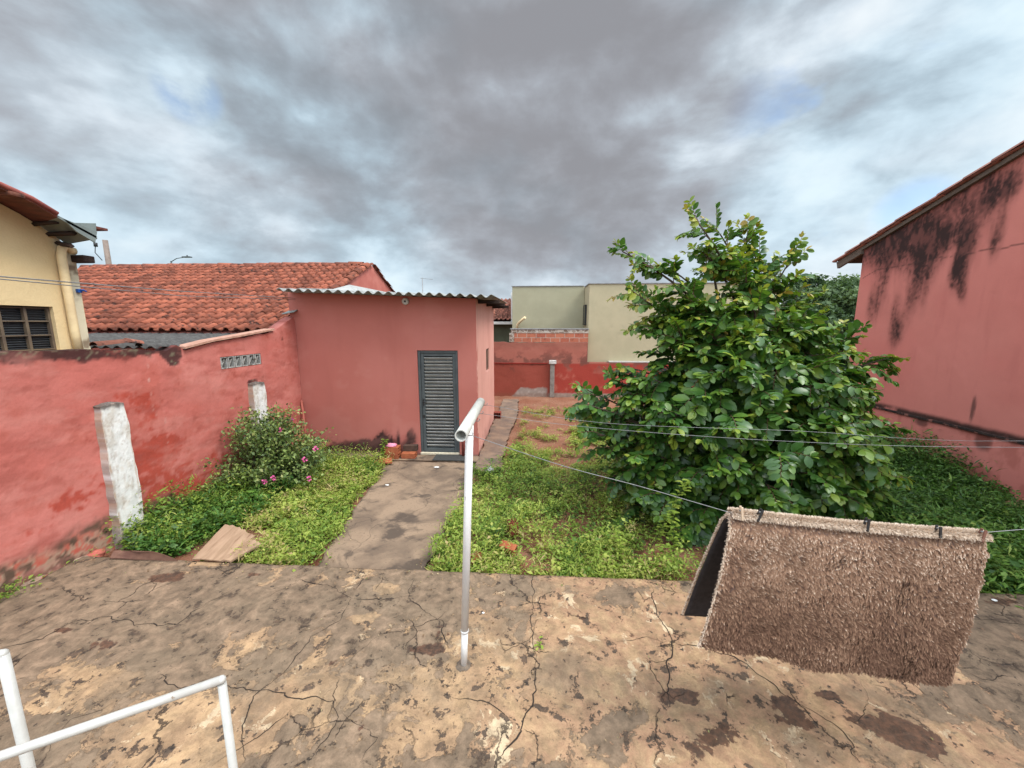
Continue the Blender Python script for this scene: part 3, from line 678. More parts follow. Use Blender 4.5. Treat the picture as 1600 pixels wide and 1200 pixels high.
def corrugated(name, P0, U, S, W, L, pitch, amp, t, matl, parent, nl=3, wob=0):
    P0 = np.array(P0, float); U = np.array(U, float); S = np.array(S, float); S = S/np.linalg.norm(S); Nn = np.cross(U, S); Nn = Nn*(1 if Nn[2] > 0 else -1)
    nu = int(W/pitch*12); us = np.linspace(0, W, nu+1); ls = np.linspace(0, L, nl+1); V = []; F = []
    for off in (0, -t):
        for l in ls:
            for u in us: V.append(P0+U*u+S*l+Nn*(amp*math.sin(2*math.pi*u/pitch)+off+wob*(float(vn(u*1.3, l, 3))-.5)))
    V = np.array(V); m_ = nu+1; n = m_*(nl+1)
    for j in range(nl):
        for k in range(nu):
            a = j*m_+k; F.append((a, a+1, a+m_+1, a+m_)); F.append((n+a+m_, n+a+m_+1, n+a+1, n+a))
    for k in range(nu): F.append((n+k, n+k+1, k+1, k)); a = nl*m_+k; F.append((a, a+1, n+a+1, n+a))
    for j in range(nl): a = j*m_; F.append((a+m_, a, n+a, n+a+m_)); a += nu; F.append((a, a+m_, n+a+m_, n+a))
    return link(name, npmesh(V, np.array(F)), matl, parent, smooth=True)
lean = thing('lean_to_roof', (-6, 6, 2.3), 'dark lichened fibre cement strip roof between the pink wall and the clay tiles', 'roof')
corrugated('sheet', (-8.6, 5.42, 2.30), (1, 0, 0), (0, 1.95, .17), 3.52, 1.95, .177, .022, .008, M['fibre_dk'], lean)
# old tiles lying along the wall top
for i, (p, q, dark, lab) in enumerate((((150, 541), (202, 535), 0, 'leftmost broken roof tile lying on the pink wall top'), ((202, 536), (222, 538), 1, 'blackened middle tile lying on the pink wall top'), ((222, 540), (278, 541), 1, 'mossy dark tile at the right end of the pink wall top'))):
    A = Vector(onwall(*p, -.12)); B = Vector(onwall(*q, -.12)); L = (B-A).length
    o = cap_tiles('roof_tile', A, B+(B-A)*.02, .055, L*.99, M['fibre_dk'] if dark and i == 2 else M['tile_old'], None, 20+i)
    tag(o, lab, 'roof tile', 'old tiles on the wall top')

# ------------------------------------------------------------ shed
SX0, SX1, SY0, SY1 = -4.70, -1.15, 7.4, 10.45
sh = thing('garden_shed', (-2.9, 8.9, 0), 'pink rendered shed with a corrugated roof and grey louvred door', 'shed')
DO = ony(654, 547, SY0); DX0, DX1, DZ1 = -2.315, -1.515, 2.13
SM = [(ony(x, y, 7.4)[0]+4.82, ony(x, y, 7.4)[2], w, h, s_) for x, y, w, h, s_ in ((515, 702, .16, .10, .8), (545, 700, .30, .16, 1.0), (575, 698, .26, .18, 1.1), (602, 690, .20, .26, 1.2), (622, 684, .05, .30, .6), (642, 688, .14, .26, 1.2), (560, 706, .6, .07, .9), (690, 710, .3, .03, .6))]
def sh_col(base, lite):
    def f(U_, Z_):
        n1 = fbm(U_*1.1, Z_*1.2, 201); n2 = fbm(U_*5, Z_*5, 203, 5, .6); n3 = fbm(U_*14, Z_*9, 205, 4, .6)
        c = np.ones(U_.shape+(3,))*np.array(base); c = mixc(c, sst(.35, .65, n1)*.6, lite)
        c = mixc(c, sst(.50, .8, fbm(U_*6, Z_*.8, 207, 4))*.18, (.30, .085, .065))
        hgt = (.16+.30*(fbm(U_*2.6+8, U_*0, 209, 4)-.3))*sst(.1, .5, U_)
        m_ = sst(hgt+.10, hgt-.02, Z_+(n3-.5)*.26)*sst(.28, .42, fbm(U_*2.4+1, Z_*2, 211, 3)+.05)*(sst(2.5, 2.2, U_) if lite[0] > .4 and base[0] < .44 else .25)
        if base[0] < .44:
            mm = np.zeros_like(U_)
            for (u, z, a, b, s_) in SM: mm = mm+s_*np.exp(-((U_-u)/a)**2-((Z_-z)/b)**2)
            c = mixc(c, sst(.25, .8, mm*(.4+1.1*n3))*.6, (.15, .04, .03)); c = mixc(c, sst(.42, .8, mm*(.25+1.4*n3))*.92, (.02, .011, .01))
        c = mixc(c, sst(.52, .62, fbm(U_*1.4+5, Z_*1.8, 215, 5, .62))*.16, (.50, .22, .18)); c = mixc(c, m_*.6, MOLD)
        c = mixc(c, sst(.045, .03, Z_+(n3-.5)*.03)*.7, (.20, .14, .11))
        return c
    return f
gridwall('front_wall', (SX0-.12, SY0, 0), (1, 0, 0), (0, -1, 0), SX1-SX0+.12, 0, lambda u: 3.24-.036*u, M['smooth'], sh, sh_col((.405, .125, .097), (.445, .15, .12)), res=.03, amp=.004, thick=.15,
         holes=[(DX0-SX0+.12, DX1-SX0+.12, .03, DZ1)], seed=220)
gridwall('side_wall', (SX1, SY0+.0025, 0), (0, 1, 0), (1, 0, 0), SY1-SY0, 0, lambda u: 3.11, M['smooth'], sh, sh_col((.60, .29, .235), (.64, .33, .27)), res=.04, amp=.004, thick=.148,  # side face coloured paler than the front, standing in for stronger light
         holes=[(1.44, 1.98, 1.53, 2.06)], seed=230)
box_obj('rear_wall', (SX0, SY1-.15, 0), (SX1-.15, SY1-.002, 3.1), M['pinkp'], sh)
w_ = box_obj('window', (SX1-.115, SY0+1.45, 1.54), (SX1-.09, SY0+1.98, 2.05), mat('dim glass', (.03, .032, .035), None, 5, .15, 0, spec=.5), sh)
bm = bmesh.new()
for a in np.linspace(SY0+1.46, SY0+1.96, 4): bbox(bm, (SX1-.085, a-.012, 1.54), (SX1-.03, a+.012, 2.05), .002)
for a in (1.555, 2.04): bbox(bm, (SX1-.08, SY0+1.475, a-.012), (SX1-.035, SY0+1.945, a+.012), .002)
link('frame', bmm(bm), M['win_frame'], w_)
sroof = corrugated('roof', (SX0-.06, SY0-.42, 3.265), (1, 0, -.034), (0, 1, .010), 3.98, 3.7, .186, .028, .008, M['fibre'], sh, wob=.01)
bm = bmesh.new()
for y in (SY0+.3, SY0+1.6, SY0+2.8): bbox(bm, (SX0+.02, y-.03, 3.03), (SX1+.42, y+.03, 3.10), .004)
link('purlins', bmm(bm), M['wood_dk'], sh)
# raised flashing sheets against the neighbour's gable
bm = bmesh.new()
p1 = onx(468, 451, -4.62); p2 = onx(520, 452.5, -4.62); p3 = onx(546, 445.5, -4.62); p4 = onx(606, 457.5, -4.62)
pts = [p1, p2, p3, p4]
for a, b_ in zip(pts[:-1], pts[1:]):
    a = Vector(a); b_ = Vector(b_); lo_a = Vector((-4.15, a.y, 3.30)); lo_b = Vector((-4.15, b_.y, 3.29))
    quadpoly(bm, [a, b_, lo_b, lo_a], (0, 0, .012))
bmesh.ops.recalc_face_normals(bm, faces=bm.faces); link('flashing', bmm(bm), mat('pale cement flashing', (.36, .36, .34), (.26, .26, .25), 7, .9, .3), sh)
# small metal flashing where the tiled verge meets the shed
fl = Vector(ony(456, 488, 7.3)); bm = bmesh.new(); quadpoly(bm, [fl+Vector((-.20, -.02, -.04)), fl+Vector((.06, -.02, .0)), fl+Vector((.06, .4, .16)), fl+Vector((-.02, .4, .16))], (0, 0, .01))
bmesh.ops.recalc_face_normals(bm, faces=bm.faces); link('verge_flashing', bmm(bm), M['metal_pan'], th)
# door
dr = box_obj('door', (DX0+.07, SY0+.105, .05), (DX1-.07, SY0+.125, DZ1-.07), mat('door backing', (.05, .052, .05), None, 5, .6, 0), sh)
bm = bmesh.new()
x0, x1 = DX0, DX1; y0, y1 = SY0+.02, SY0+.13
bbox(bm, (x0+.003, y0, .032), (x0+.05, y1, DZ1-.003), .004); bbox(bm, (x1-.05, y0, .032), (x1-.003, y1, DZ1-.003), .004); bbox(bm, (x0+.052, y0, DZ1-.05), (x1-.052, y1, DZ1-.003), .004)
link('door_frame', bmm(bm), M['door_frame'], sh)
bm = bmesh.new()
bbox(bm, (x0+.054, y0+.02, .045), (x0+.115, y1-.03, DZ1-.055), .004); bbox(bm, (x1-.115, y0+.02, .045), (x1-.054, y1-.03, DZ1-.055), .004)
bbox(bm, (x0+.117, y0+.02, DZ1-.115), (x1-.117, y1-.03, DZ1-.055), .004); bbox(bm, (x0+.117, y0+.02, .045), (x1-.117, y1-.03, .15), .004)
link('leaf_frame', bmm(bm), M['door_frame'], dr)
bm = bmesh.new(); ns = 27; z0_, z1_ = .165, DZ1-.13
for i in range(ns):
    z = z0_+(z1_-z0_)*(i+.5)/ns
    Mx = Matrix.Translation(((x0+x1)/2, y0+.045, z)) @ Matrix.Rotation(R(42+random.uniform(-2, 2)), 4, 'X')
    bbox(bm, (-(x1-x0)/2+.119, -.004, -.029), ((x1-x0)/2-.119, .004, .029), .0015, Mx)
link('slats', bmm(bm), M['door_steel'], dr)
bm = bmesh.new(); hx = x0+.085
bbox(bm, (hx-.014, y0+.008, 1.02), (hx+.014, y0+.0185, 1.17), .003); tube(bm, [(hx, y0+.012, 1.11), (hx, y0-.03, 1.11), (hx+.09, y0-.035, 1.11)], .007, 8)
link('handle', bmm(bm), M['black_plastic'], dr)
box_obj('latch', (hx-.02, y0+.008, .78), (hx+.02, y0+.018, .84), M['black_plastic'], dr, .002)
box_obj('threshold', (x0+.01, SY0-.05, .036), (x1-.01, SY0+.018, .075), mat('pale sill', (.60, .54, .40), (.5, .42, .3), 9, .7, .2), sh)
# round lamp holder under the eave
lp = Vector(ony(634, 471, SY0)); bm = bmesh.new()
prof = [(.0, .055), (.02, .062), (.045, .06), (.05, .045), (.03, .036), (.02, .03)]
tube(bm, [lp+Vector((0, -.001, 0)), lp+Vector((0, -.02, 0)), lp+Vector((0, -.045, 0)), lp+Vector((0, -.05, 0)), lp+Vector((0, -.048, 0)), lp+Vector((0, -.03, 0))], [.064, .066, .062, .05, .038, .033], 20)
lh = link('lamp_holder', bmm(bm), M['white_worn'], sh)
tube_obj('lamp_socket', [lp+Vector((0, -.028, 0)), lp+Vector((0, -.05, 0))], [.024, .02], M['black_plastic'], lh, 12)

# ------------------------------------------------------------ cream house at left
ch = thing('cream_house', (-7, 4, 0), 'cream painted house with a downpipe and a brown timbered eave on the left', 'house')
CX = -6.2
wc0 = onx(0, 478, CX); wc1 = onx(82, 478, CX); wb = onx(92, 545, CX)
wtop = [onx(0, 318, CX), onx(30, 334, CX), onx(60, 352, CX), onx(82, 366, CX), onx(104, 384, CX)]
Y_end = 5.03
w0u = 3.45; w1u = wc1[1]
def ch_top(u):
    y = u; ys_ = [p[1] for p in wtop]; zs_ = [p[2] for p in wtop]
    if y < ys_[0]: return zs_[0]+(ys_[0]-y)*.5
    return float(np.interp(y, ys_+[5.3], zs_+[zs_[-1]-.02]))
def ch_col(U_, Z_):
    n1 = fbm(U_*1.5, Z_*1.5, 301); n2 = fbm(U_*8, Z_*8, 303, 5, .6)
    c = np.ones(U_.shape+(3,))*np.array((.64, .47, .25)); c = mixc(c, sst(.35, .65, n1)*.5, (.69, .53, .30))
    e_ = sst(4.80, 4.86, U_+(n2-.5)*.05); c = mixc(c, e_*.9, (.60, .53, .38)); c = mixc(c, e_*sst(.56, .62, n2)*.9, (.20, .14, .09))
    return c
gridwall('wall', (CX, 0, 0), (0, 1, 0), (1, 0, 0), Y_end, 1.6, ch_top, M['plaster'], ch, ch_col, res=.04, amp=.006, thick=.15, holes=[(w0u, w1u, 2.30, 2.86)], seed=310, zhi=6.6)
box_obj('end_wall', (CX-4, Y_end-.15, 1.6), (CX-.151, Y_end-.002, 3.62), M['flake'], ch)
wn = box_obj('window', (CX-.118, w0u+.002, 2.302), (CX-.10, w1u-.002, 2.858), mat('window backing', (.015, .016, .018), None, 5, .4, 0), ch)
bm = bmesh.new()
for y in np.arange(w1u-.012, w0u, -.235): bbox(bm, (CX-.096, y-.014, 2.31), (CX-.05, y+.014, 2.85), .003)
for z in (2.322, 2.50, 2.675, 2.838): bbox(bm, (CX-.092, w0u+.004, z-.008), (CX-.054, w1u-.004, z+.008), .002)
link('frame', bmm(bm), M['win_frame'], wn)
bm = bmesh.new()
for z in np.arange(2.335, 2.84, .0285):
    Mx = Matrix.Translation((CX-.097, (w0u+w1u)/2, z)) @ Matrix.Rotation(R(-30), 4, 'Y'); bbox(bm, (-.012, -(w1u-w0u)/2+.01, -.001), (.012, (w1u-w0u)/2-.01, .002), 0, Mx)
link('louvres', bmm(bm), mat('grey glass louvre', (.10, .11, .115), (.05, .05, .055), 12, .3, 0, spec=.5), wn)
bm = bmesh.new(); bbox(bm, (CX-.002, w0u, 2.27), (CX+.03, w1u+.02, 2.298), .004); link('sill', bmm(bm), M['cream_pipe'], wn)
# downpipe
dp = [onx(x, y, CX+.06) for x, y in ((112, 392), (104, 385), (97, 388), (96, 400), (101, 430), (117, 520), (124, 552))]
tube_obj('downpipe', [dp[0]+np.array((0, 0.03, 0))]+dp, .047, M['cream_pipe'], ch, 16)
# roof ruled between wall line and rake edge
RX = -5.72
rk = [onx(x, y, RX) for x, y in ((0, 294), (50, 316), (90, 340), (152, 372))]
wl = [onx(x, y, CX) for x, y in ((0, 316), (30, 332), (60, 350), (104, 382))]
d_r = rk[1]-rk[0]; rk = [rk[0]-d_r*5]+rk; d_w = wl[1]-wl[0]; wl = [wl[0]-np.array([0, (wl[0]-(rk[0]))[1], -(rk[0]-rk[1])[2]*1.0])]+wl
bm = bmesh.new(); bm2 = bmesh.new()
for i in range(3):
    a, b_, c, d = [Vector(v) for v in (rk[i], rk[i+1], wl[i+1], wl[i])]
    c2 = c+Vector((-2.5, 0, (c.z-b_.z)*0+.02)); d2 = d+Vector((-2.5, 0, .02))
    quadpoly(bm, [a, b_, c, d], (0, 0, .035)); quadpoly(bm2, [d, c, c2, d2], (0, 0, .035))
bmesh.ops.recalc_face_normals(bm, faces=bm.faces); link('eave_boards', bmm(bm), M['wood_red'], ch)
bmesh.ops.recalc_face_normals(bm2, faces=bm2.faces); link('roof_deck', bmm(bm2), M['tile_old'], ch)
bm = bmesh.new()
a, b_, c, d = [Vector(v) for v in (rk[3], rk[4], wl[4], wl[3])]
quadpoly(bm, [a, b_+Vector((0, .0, -.01)), c, d], (0, 0, .03))
bmesh.ops.recalc_face_normals(bm, faces=bm.faces); link('metal_soffit', bmm(bm), M['metal_pan'], ch)
# rafters showing under the eave
bm = bmesh.new()
for (p, q) in (((52, 346), (90, 345)), ((74, 362), (117, 363)), ((88, 376), (112, 383))):
    A = Vector(onx(*p, CX+.0)); B = Vector(onx(*q, RX-.12)); A.z -= .03; B.z -= .01; tube(bm, [A, B], .028, 4)
link('rafters', bmm(bm), M['wood_dk'], ch)
# tile edge on the rake
bm = bmesh.new(); P = [Vector(v)+Vector((.0, 0, .045)) for v in rk]
tube(bm, P[:4], .028, 8); link('rake_edge', bmm(bm), mat('red painted edge', (.33, .10, .08), (.22, .06, .05), 9, .7, .2), ch)
bm = bmesh.new(); Rt = Vector(onx(22, 310, RX)); bbox(bm, Rt+Vector((-.2, -.05, .02)), Rt+Vector((.03, .09, .07)), .02); link('broken_tile', bmm(bm), M['tile_old'], ch)
# gutter: grey green folded end with its red tipped bracket
bm = bmesh.new()
g0 = Vector(onx(98, 341, RX)); g1 = Vector(onx(152, 362, RX)); g2 = Vector(onx(149, 379, RX)); g3 = Vector(onx(110, 380, RX-.25))
quadpoly(bm, [g0, g1, g2, Vector(onx(120, 362, RX))], (-.02, 0, 0)); 
k0 = Vector(onx(112, 348, RX-.1)); k1 = Vector(onx(150, 349, RX-.1)); k2 = Vector(onx(151, 374, RX-.1)); quadpoly(bm, [k0, k1, k2], (-.9, 0, 0))
bmesh.ops.recalc_face_normals(bm, faces=bm.faces); link('gutter', bmm(bm), M['metal_pan'], ch)
bm = bmesh.new(); a = Vector(onx(148, 354, RX-.12)); bbox(bm, a+Vector((-.3, -.01, -.022)), a+Vector((0, .16, .01)), .004); link('gutter_bracket', bmm(bm), M['wood_red'], ch)
# timber stub and blue fitting
tb = Vector(onx(122, 404, CX+.08)); bm = bmesh.new(); bbox(bm, tb+Vector((-.3, -.02, -.045)), tb+Vector((.10, .12, .045)), .012); link('beam_end', bmm(bm), M['wood_dk'], ch)
bl = Vector(onx(124, 454, CX+.02)); bm = bmesh.new(); bbox(bm, bl+Vector((-.02, -.03, -.03)), bl+Vector((.02, .02, .02)), .008); tube(bm, [bl+Vector((.03, .0, 0)), bl+Vector((.05, .02, .01))], .013, 8); tube(bm, [bl+Vector((.04, .03, .0)), bl+Vector((.04, .05, -.01))], .01, 8)
link('cable_fitting', bmm(bm), M['blue'], ch)

# ------------------------------------------------------------ back boundary wall
bk = thing('back_wall', (1, 14, 0), 'red painted back boundary wall with a concrete post and bare brick on top', 'wall')
def bk_col(U_, Z_):
    X_ = U_-2.6; n1 = fbm(U_*1.2, Z_*1.2, 401); n2 = fbm(U_*4, Z_*4, 403, 5, .6); n3 = fbm(U_*12, Z_*12, 405, 4, .6)
    up = sst(1.21, 1.23, Z_)
    c = np.ones(U_.shape+(3,))*np.array((.27, .06, .038)); c = mixc(c, sst(.4, .7, n1)*.6, (.33, .075, .05)); c = mixc(c, up, (.36, .12, .085))
    rt = sst(.62, .64, X_)*(1-up); c = mixc(c, rt*.9, (.33, .045, .03)); c = mixc(c, rt*sst(.5, .7, n2)*.7, (.44, .13, .09))
    c = mixc(c, sst(.52, .7, n2)*.5*up, (.24, .07, .05)); c = mixc(c, sst(.22, .0, np.abs(Z_-1.9)+(n2-.5)*.2)*.35*up, (.22, .09, .06))
    c = mixc(c, sst(.56, .66, n2+.10*sst(.3, .0, np.abs(Z_-1.33)))*sst(.5, .1, np.abs(Z_-1.25))*.55, (.08, .04, .03))
    # bare patch of mortar
    b = sst(.34, .28, Z_+(n2-.5)*.16+.25*sst(-.5, -1.0, X_)*1.6)*sst(-.98, -.9, X_)*sst(.45, .35, X_) + sst(.15, .10, Z_+(n3-.5)*.1)*sst(.4, .5, X_)
    c = mixc(c, np.clip(b, 0, 1)*.95, (.30, .25, .21)); c = mixc(c, np.clip(b, 0, 1)*sst(.5, .6, n3)*.6, (.42, .35, .30))
    c = mixc(c, sst(.16, .06, Z_+(n3-.5)*.1)*.35, (.20, .09, .05))
    return c
gridwall('lower_wall', (-2.6, 14, 0), (1, 0, 0), (0, -1, 0), 9.6, -.05, lambda u: 1.26, M['plaster'], bk, bk_col, res=.04, amp=.012, thick=.2, seed=420)
gridwall('upper_wall', (-2.6, 14.012, 0), (1, 0, 0), (0, -1, 0), 4.43, 1.262, lambda u: 1.97+(float(vn(u*5, 1, 9))-.5)*.04, M['plaster'], bk, bk_col, res=.04, amp=.015, thick=.17, seed=430)
box_obj('ledge', (-2.4, 13.975, 1.20), (.40, 13.999, 1.232), mat('red ledge', (.30, .03, .02), None, 5, .8, .2), bk)
box_obj('post', (.50, 13.90, -.02), (.66, 13.985, 1.20), M['concrete'], bk, .02)
box_obj('post_cap', (.46, 13.86, 1.202), (.72, 13.985, 1.34), M['white_worn'], bk, .02)
def brick_mat(name, c1, c2, mo, s, bw_, rh):
    m_, g, b = newmat(name); p = pos(g); sp = g.n('ShaderNodeSeparateXYZ', {0: p}); v = g.comb(sp.outputs[0], sp.outputs[2], 0.0)
    v = g.v('ADD', v, g.v('SCALE', g.n('ShaderNodeTexNoise', {'Vector': p, 'Scale': 6.0}).outputs[1], .02))
    br = g.n('ShaderNodeTexBrick', {'Vector': v, 'Color1': c1+(1,), 'Color2': c2+(1,), 'Mortar': mo+(1,), 'Scale': s, 'Mortar Size': .012, 'Brick Width': bw_, 'Row Height': rh})
    c = g.mix(g.ss(g.noise(p, 12, 5, .7), .5, .7), br.outputs[0], g.v('SCALE', br.outputs[0], .55))
    g.set(b.inputs['Base Color'], c); b.inputs['Roughness'].default_value = .9; bump(g, b, g.noise(p, 30, 5, .7), .5, .01); return m_
box_obj('brick_course', (-.80, 14.03, 1.975), (1.84, 14.17, 2.30), brick_mat('bare hollow brick', (.46, .16, .09), (.36, .10, .06), (.42, .30, .24), 1.0, .34, .165), bk, .003)
def mosaic_mat():
    m_, g, b = newmat('split stone facing'); p = pos(g)
    p2 = g.v('MULTIPLY', g.v('ADD', p, g.v('SCALE', g.n('ShaderNodeTexNoise', {'Vector': p, 'Scale': 5.0}).outputs[1], .12)), (7, 7, 12))
    vo = g.n('ShaderNodeTexVoronoi', {'Vector': p2, 'Scale': 1.0}); ed = g.n('ShaderNodeTexVoronoi', {'Vector': p2, 'Scale': 1.0}, feature='DISTANCE_TO_EDGE').outputs[0]
    c = g.mix(g.n('ShaderNodeSeparateColor', {0: vo.outputs[1]}).outputs[0], (.55, .45, .36), (.16, .10, .07)); c = g.mix(g.ss(ed, .09, .03), c, (.48, .44, .38))
    g.set(b.inputs['Base Color'], c); b.inputs['Roughness'].default_value = .9; return m_
box_obj('stone_facing', (-.92, 14.02, 2.304), (1.85, 14.175, 2.43), mosaic_mat(), bk, .003)
box_obj('stone_facing_end', (-.98, 14.01, 1.98), (-.803, 14.17, 2.302), mosaic_mat(), bk, .003)
box_obj('coping', (-.95, 14.0, 2.432), (1.86, 14.2, 2.465), M['cap'], bk, .004)

# ------------------------------------------------------------ beige building
be = thing('beige_building', (4, 17, 0), 'plain beige flat roofed building with stepped parapet beyond the back wall', 'building')
box_obj('right_block', (1.86, 14.25, 0), (8.3, 19, 4.02), M['beige'], be, .01)
box_obj('left_block', (-.97, 15.6, 0), (1.855, 19, 4.07), M['beige_dk'], be, .01)
bm = bmesh.new(); bbox(bm, (1.83, 14.22, 4.022), (8.3, 14.36, 4.055), .003); bbox(bm, (1.83, 14.362, 4.022), (1.95, 15.55, 4.055), .003); bbox(bm, (-1.0, 15.57, 4.072), (1.826, 15.7, 4.10), .003)
link('parapet_cap', bmm(bm), M['cap'], be)
wn2 = box_obj('window', (1.80, 14.85, 2.62), (1.857, 15.35, 3.3), mat('black glass', (.015, .015, .017), None, 5, .2, 0, spec=.5), be)
bm = bmesh.new()
for z in (2.60, 3.315): bbox(bm, (1.79, 14.82, z-.018), (1.859, 15.38, z+.018), .002)
for y in (14.835, 15.365): bbox(bm, (1.79, y-.015, 2.62), (1.859, y+.015, 3.296), .002)
link('frame', bmm(bm), M['black_plastic'], wn2)
box_obj('plinth', (2.6, 14.0, 1.262), (9.4, 14.247, 1.30), M['white_paint'], be, .004)
a = ony(810, 506, 15.5); b_ = ony(812, 503, 15.45); c = ony(820, 497, 15.3)
tube_obj('drain_pipe', [ony(808, 515, 15.5), ony(808.5, 507, 15.5), ony(811, 504, 15.45), ony(820.5, 496, 15.2)], .05, M['cream_pipe'], be, 10)
# farther house with an orange roof
fh = thing('far_house', (-2.2, 18, 0), 'small house with an orange tiled roof and white gutter beside the beige building', 'house')
tiles('roof_tiles', (-3.6, 17.6, 2.78), (1, 0, 0), (0, .93, .36), 12, 9, .205, .33, M['tile_old'], fh, 77, jit=.008)
bm = bmesh.new(); bbox(bm, (-3.6, 17.55, 2.60), (-1.05, 17.68, 2.72), .01); link('gutter', bmm(bm), mat('white gutter', (.62, .60, .55), None, 5, .6, .1), fh)
box_obj('wall', (-3.6, 18.0, 0), (-1.0, 18.2, 2.74), M['olive'], fh)
box_obj('white_trim', (-1.15, 17.62, 2.76), (-1.05, 20.6, 4.0), mat('white trim', (.7, .68, .64), None, 5, .7, .1), fh, .005)
bm = bmesh.new(); quadpoly(bm, [(-3.6, 17.66, 2.735), (-1.16, 17.66, 2.735), (-1.16, 20.5, 3.80), (-3.6, 20.5, 3.80)], (0, 0, -.03)); bmesh.ops.recalc_face_normals(bm, faces=bm.faces); link('roof_deck', bmm(bm), M['wood_dk'], fh)

# ------------------------------------------------------------ right pink house
rh = thing('pink_house', (8, 5, 0), 'tall pink house at right with black mould streaks under its verge', 'house')
RWX = 6.95
rc = onx(1352, 390, RWX)
RY1 = 9.05
ru = lambda px, py: (RY1-onx(px, py, RWX)[1], onx(px, py, RWX)[2])
streaks = [(1400, 400, 45, 30, 1.0), (1380, 450, 10, 45, .5), (1364, 475, 11, 38, .8), (1398, 480, 14, 38, .55), (1400, 520, 12, 28, .95), (1440, 400, 22, 40, .9), (1432, 450, 12, 42, .75), (1480, 370, 40, 26, .8), (1450, 440, 8, 60, .6), (1500, 400, 10, 48, .85),
           (1515, 380, 16, 40, .8), (1557, 370, 13, 38, 1.15), (1490, 425, 9, 24, .7), (1503, 440, 9, 26, .8), (1545, 320, 40, 26, .75), (1575, 290, 24, 20, .8), (1506, 460, 7, 20, .4), (1420, 370, 60, 18, .7), (1470, 400, 9, 40, .5), (1420, 480, 9, 40, .4)]
RS = []
for (px, py, w, h, s) in streaks:
    u, z = ru(px, py); u2, _ = ru(px+w, py); _, z2 = ru(px, py+h); RS.append((u, z, abs(u2-u), abs(z2-z), s))
ru0 = ru(1352, 388); ru1 = ru(1600, 238); slope = (ru1[1]-ru0[1])/(ru1[0]-ru0[0])
rtop = lambda u: ru0[1]+slope*(u-ru0[0])
def rw_col(U_, Z_):
    n1 = fbm(U_*.9, Z_*1.0, 501); n2 = fbm(U_*5, Z_*3.2, 503, 5, .6); n3 = fbm(U_*14, Z_*11, 505, 4, .6); ns_ = fbm(U_*7, Z_*1.0, 507, 4, .6)
    c = np.ones(U_.shape+(3,))*np.array((.56, .18, .148)); c = mixc(c, sst(.35, .65, n1)*.5, (.60, .215, .175)); c = mixc(c, sst(.5, .8, ns_)*.28, (.43, .125, .105))
    m_ = np.zeros_like(U_)
    for (u, z, a, b, s) in RS: m_ = m_+s*np.exp(-((U_-u)/a)**2*1.1-((Z_-z)/b)**2*1.1)
    dt = rtop(U_)-Z_; m_ = m_+.95*sst(.75, .0, dt+(ns_-.5)*.5)*sst(3.0, 2.2, U_)
    vs_ = fbm(U_*16, Z_*1.6, 509, 4, .6); n4 = fbm(U_*30, Z_*18, 511, 3, .7); q_ = np.clip(m_, 0, 1.5)
    f = sst(.10, .75, q_*(.25+.75*ns_+.6*vs_)+q_*(n3-.5)*.5)
    c = mixc(c, f*.62, (.17, .055, .045)); c = mixc(c, sst(.50, 1.35, q_*(.1+.8*ns_+.75*vs_+.3*n2)+(n3-.5)*.35+(n4-.5)*1.0)*(.62+.55*sst(.35, .65, fbm(U_*9+4, Z_*5, 513, 4, .65))).clip(0, .95), (.024, .013, .012))
    # horizontal crack below the mould
    zc = 3.72+.02*(U_)+(n2-.5)*.08-.12*sst(.5, 0, U_); c = mixc(c, sst(.014, .003, np.abs(Z_-zc))*.7, (.06, .03, .025))
    # mould round the ledge
    zl = .97; d_ = np.abs(Z_-zl-.02+(n2-.5)*.06)
    c = mixc(c, sst(.10, .02, d_)*sst(.3, .6, n2+.15)*sst(0, .8, U_)*.95, (.022, .014, .012))
    for (px, py, w, h) in ((1520, 640, 5, 26), (1535, 690, 18, 20), (1440, 660, 14, 8)):
        u, z = ru(px, py); u2 = ru(px+w, py)[0]; z2 = ru(px, py+h)[1]
        c = mixc(c, sst(.35, .8, np.exp(-((U_-u)/(u2-u))**2-((Z_-z)/(z2-z))**2)*(.5+n2))*.75, (.06, .03, .026))
    lo = sst(.97, .93, Z_); c = mixc(c, lo*sst(.5, .7, n2)*.4, (.30, .07, .05))
    c = mixc(c, sst(.18, .05, Z_+(n2-.5)*.22)*.9, (.33, .25, .17)); c = mixc(c, sst(.18, .05, Z_+(n2-.5)*.22)*sst(.5, .6, n3)*.7, (.14, .10, .07))
    return c
gridwall('side_wall', (RWX, RY1, 0), (0, -1, 0), (-1, 0, 0), 8.6, -.05, rtop, M['smooth'], rh, rw_col, res=.022, amp=.012, thick=.2, seed=520, freq=1.2)
bm = bmesh.new()
NL = 40
for i in range(NL):
    y0 = RY1-8.4*i/NL; y1 = RY1-8.4*(i+1)/NL; d0 = .022+.01*float(vn(i*.9, 1, 4)); zc_ = .97+.012*(float(vn(i*.5, 5, 6))-.5)
    bbox(bm, (RWX-d0, y1+.0005, zc_-.03), (RWX+.02, y0-.0005, zc_+.008), .003)
link('ledge', bmm(bm), mat('mouldy ledge', (.045, .028, .024), (.02, .014, .012), 8, .9, .5, c3=(.22, .09, .07), t3=(.56, .64), s3=5), rh)
box_obj('rear_wall', (RWX+.201, RY1-.2, 0), (RWX+6, RY1-.003, rtop(0)-.03), M['pinkp'], rh)
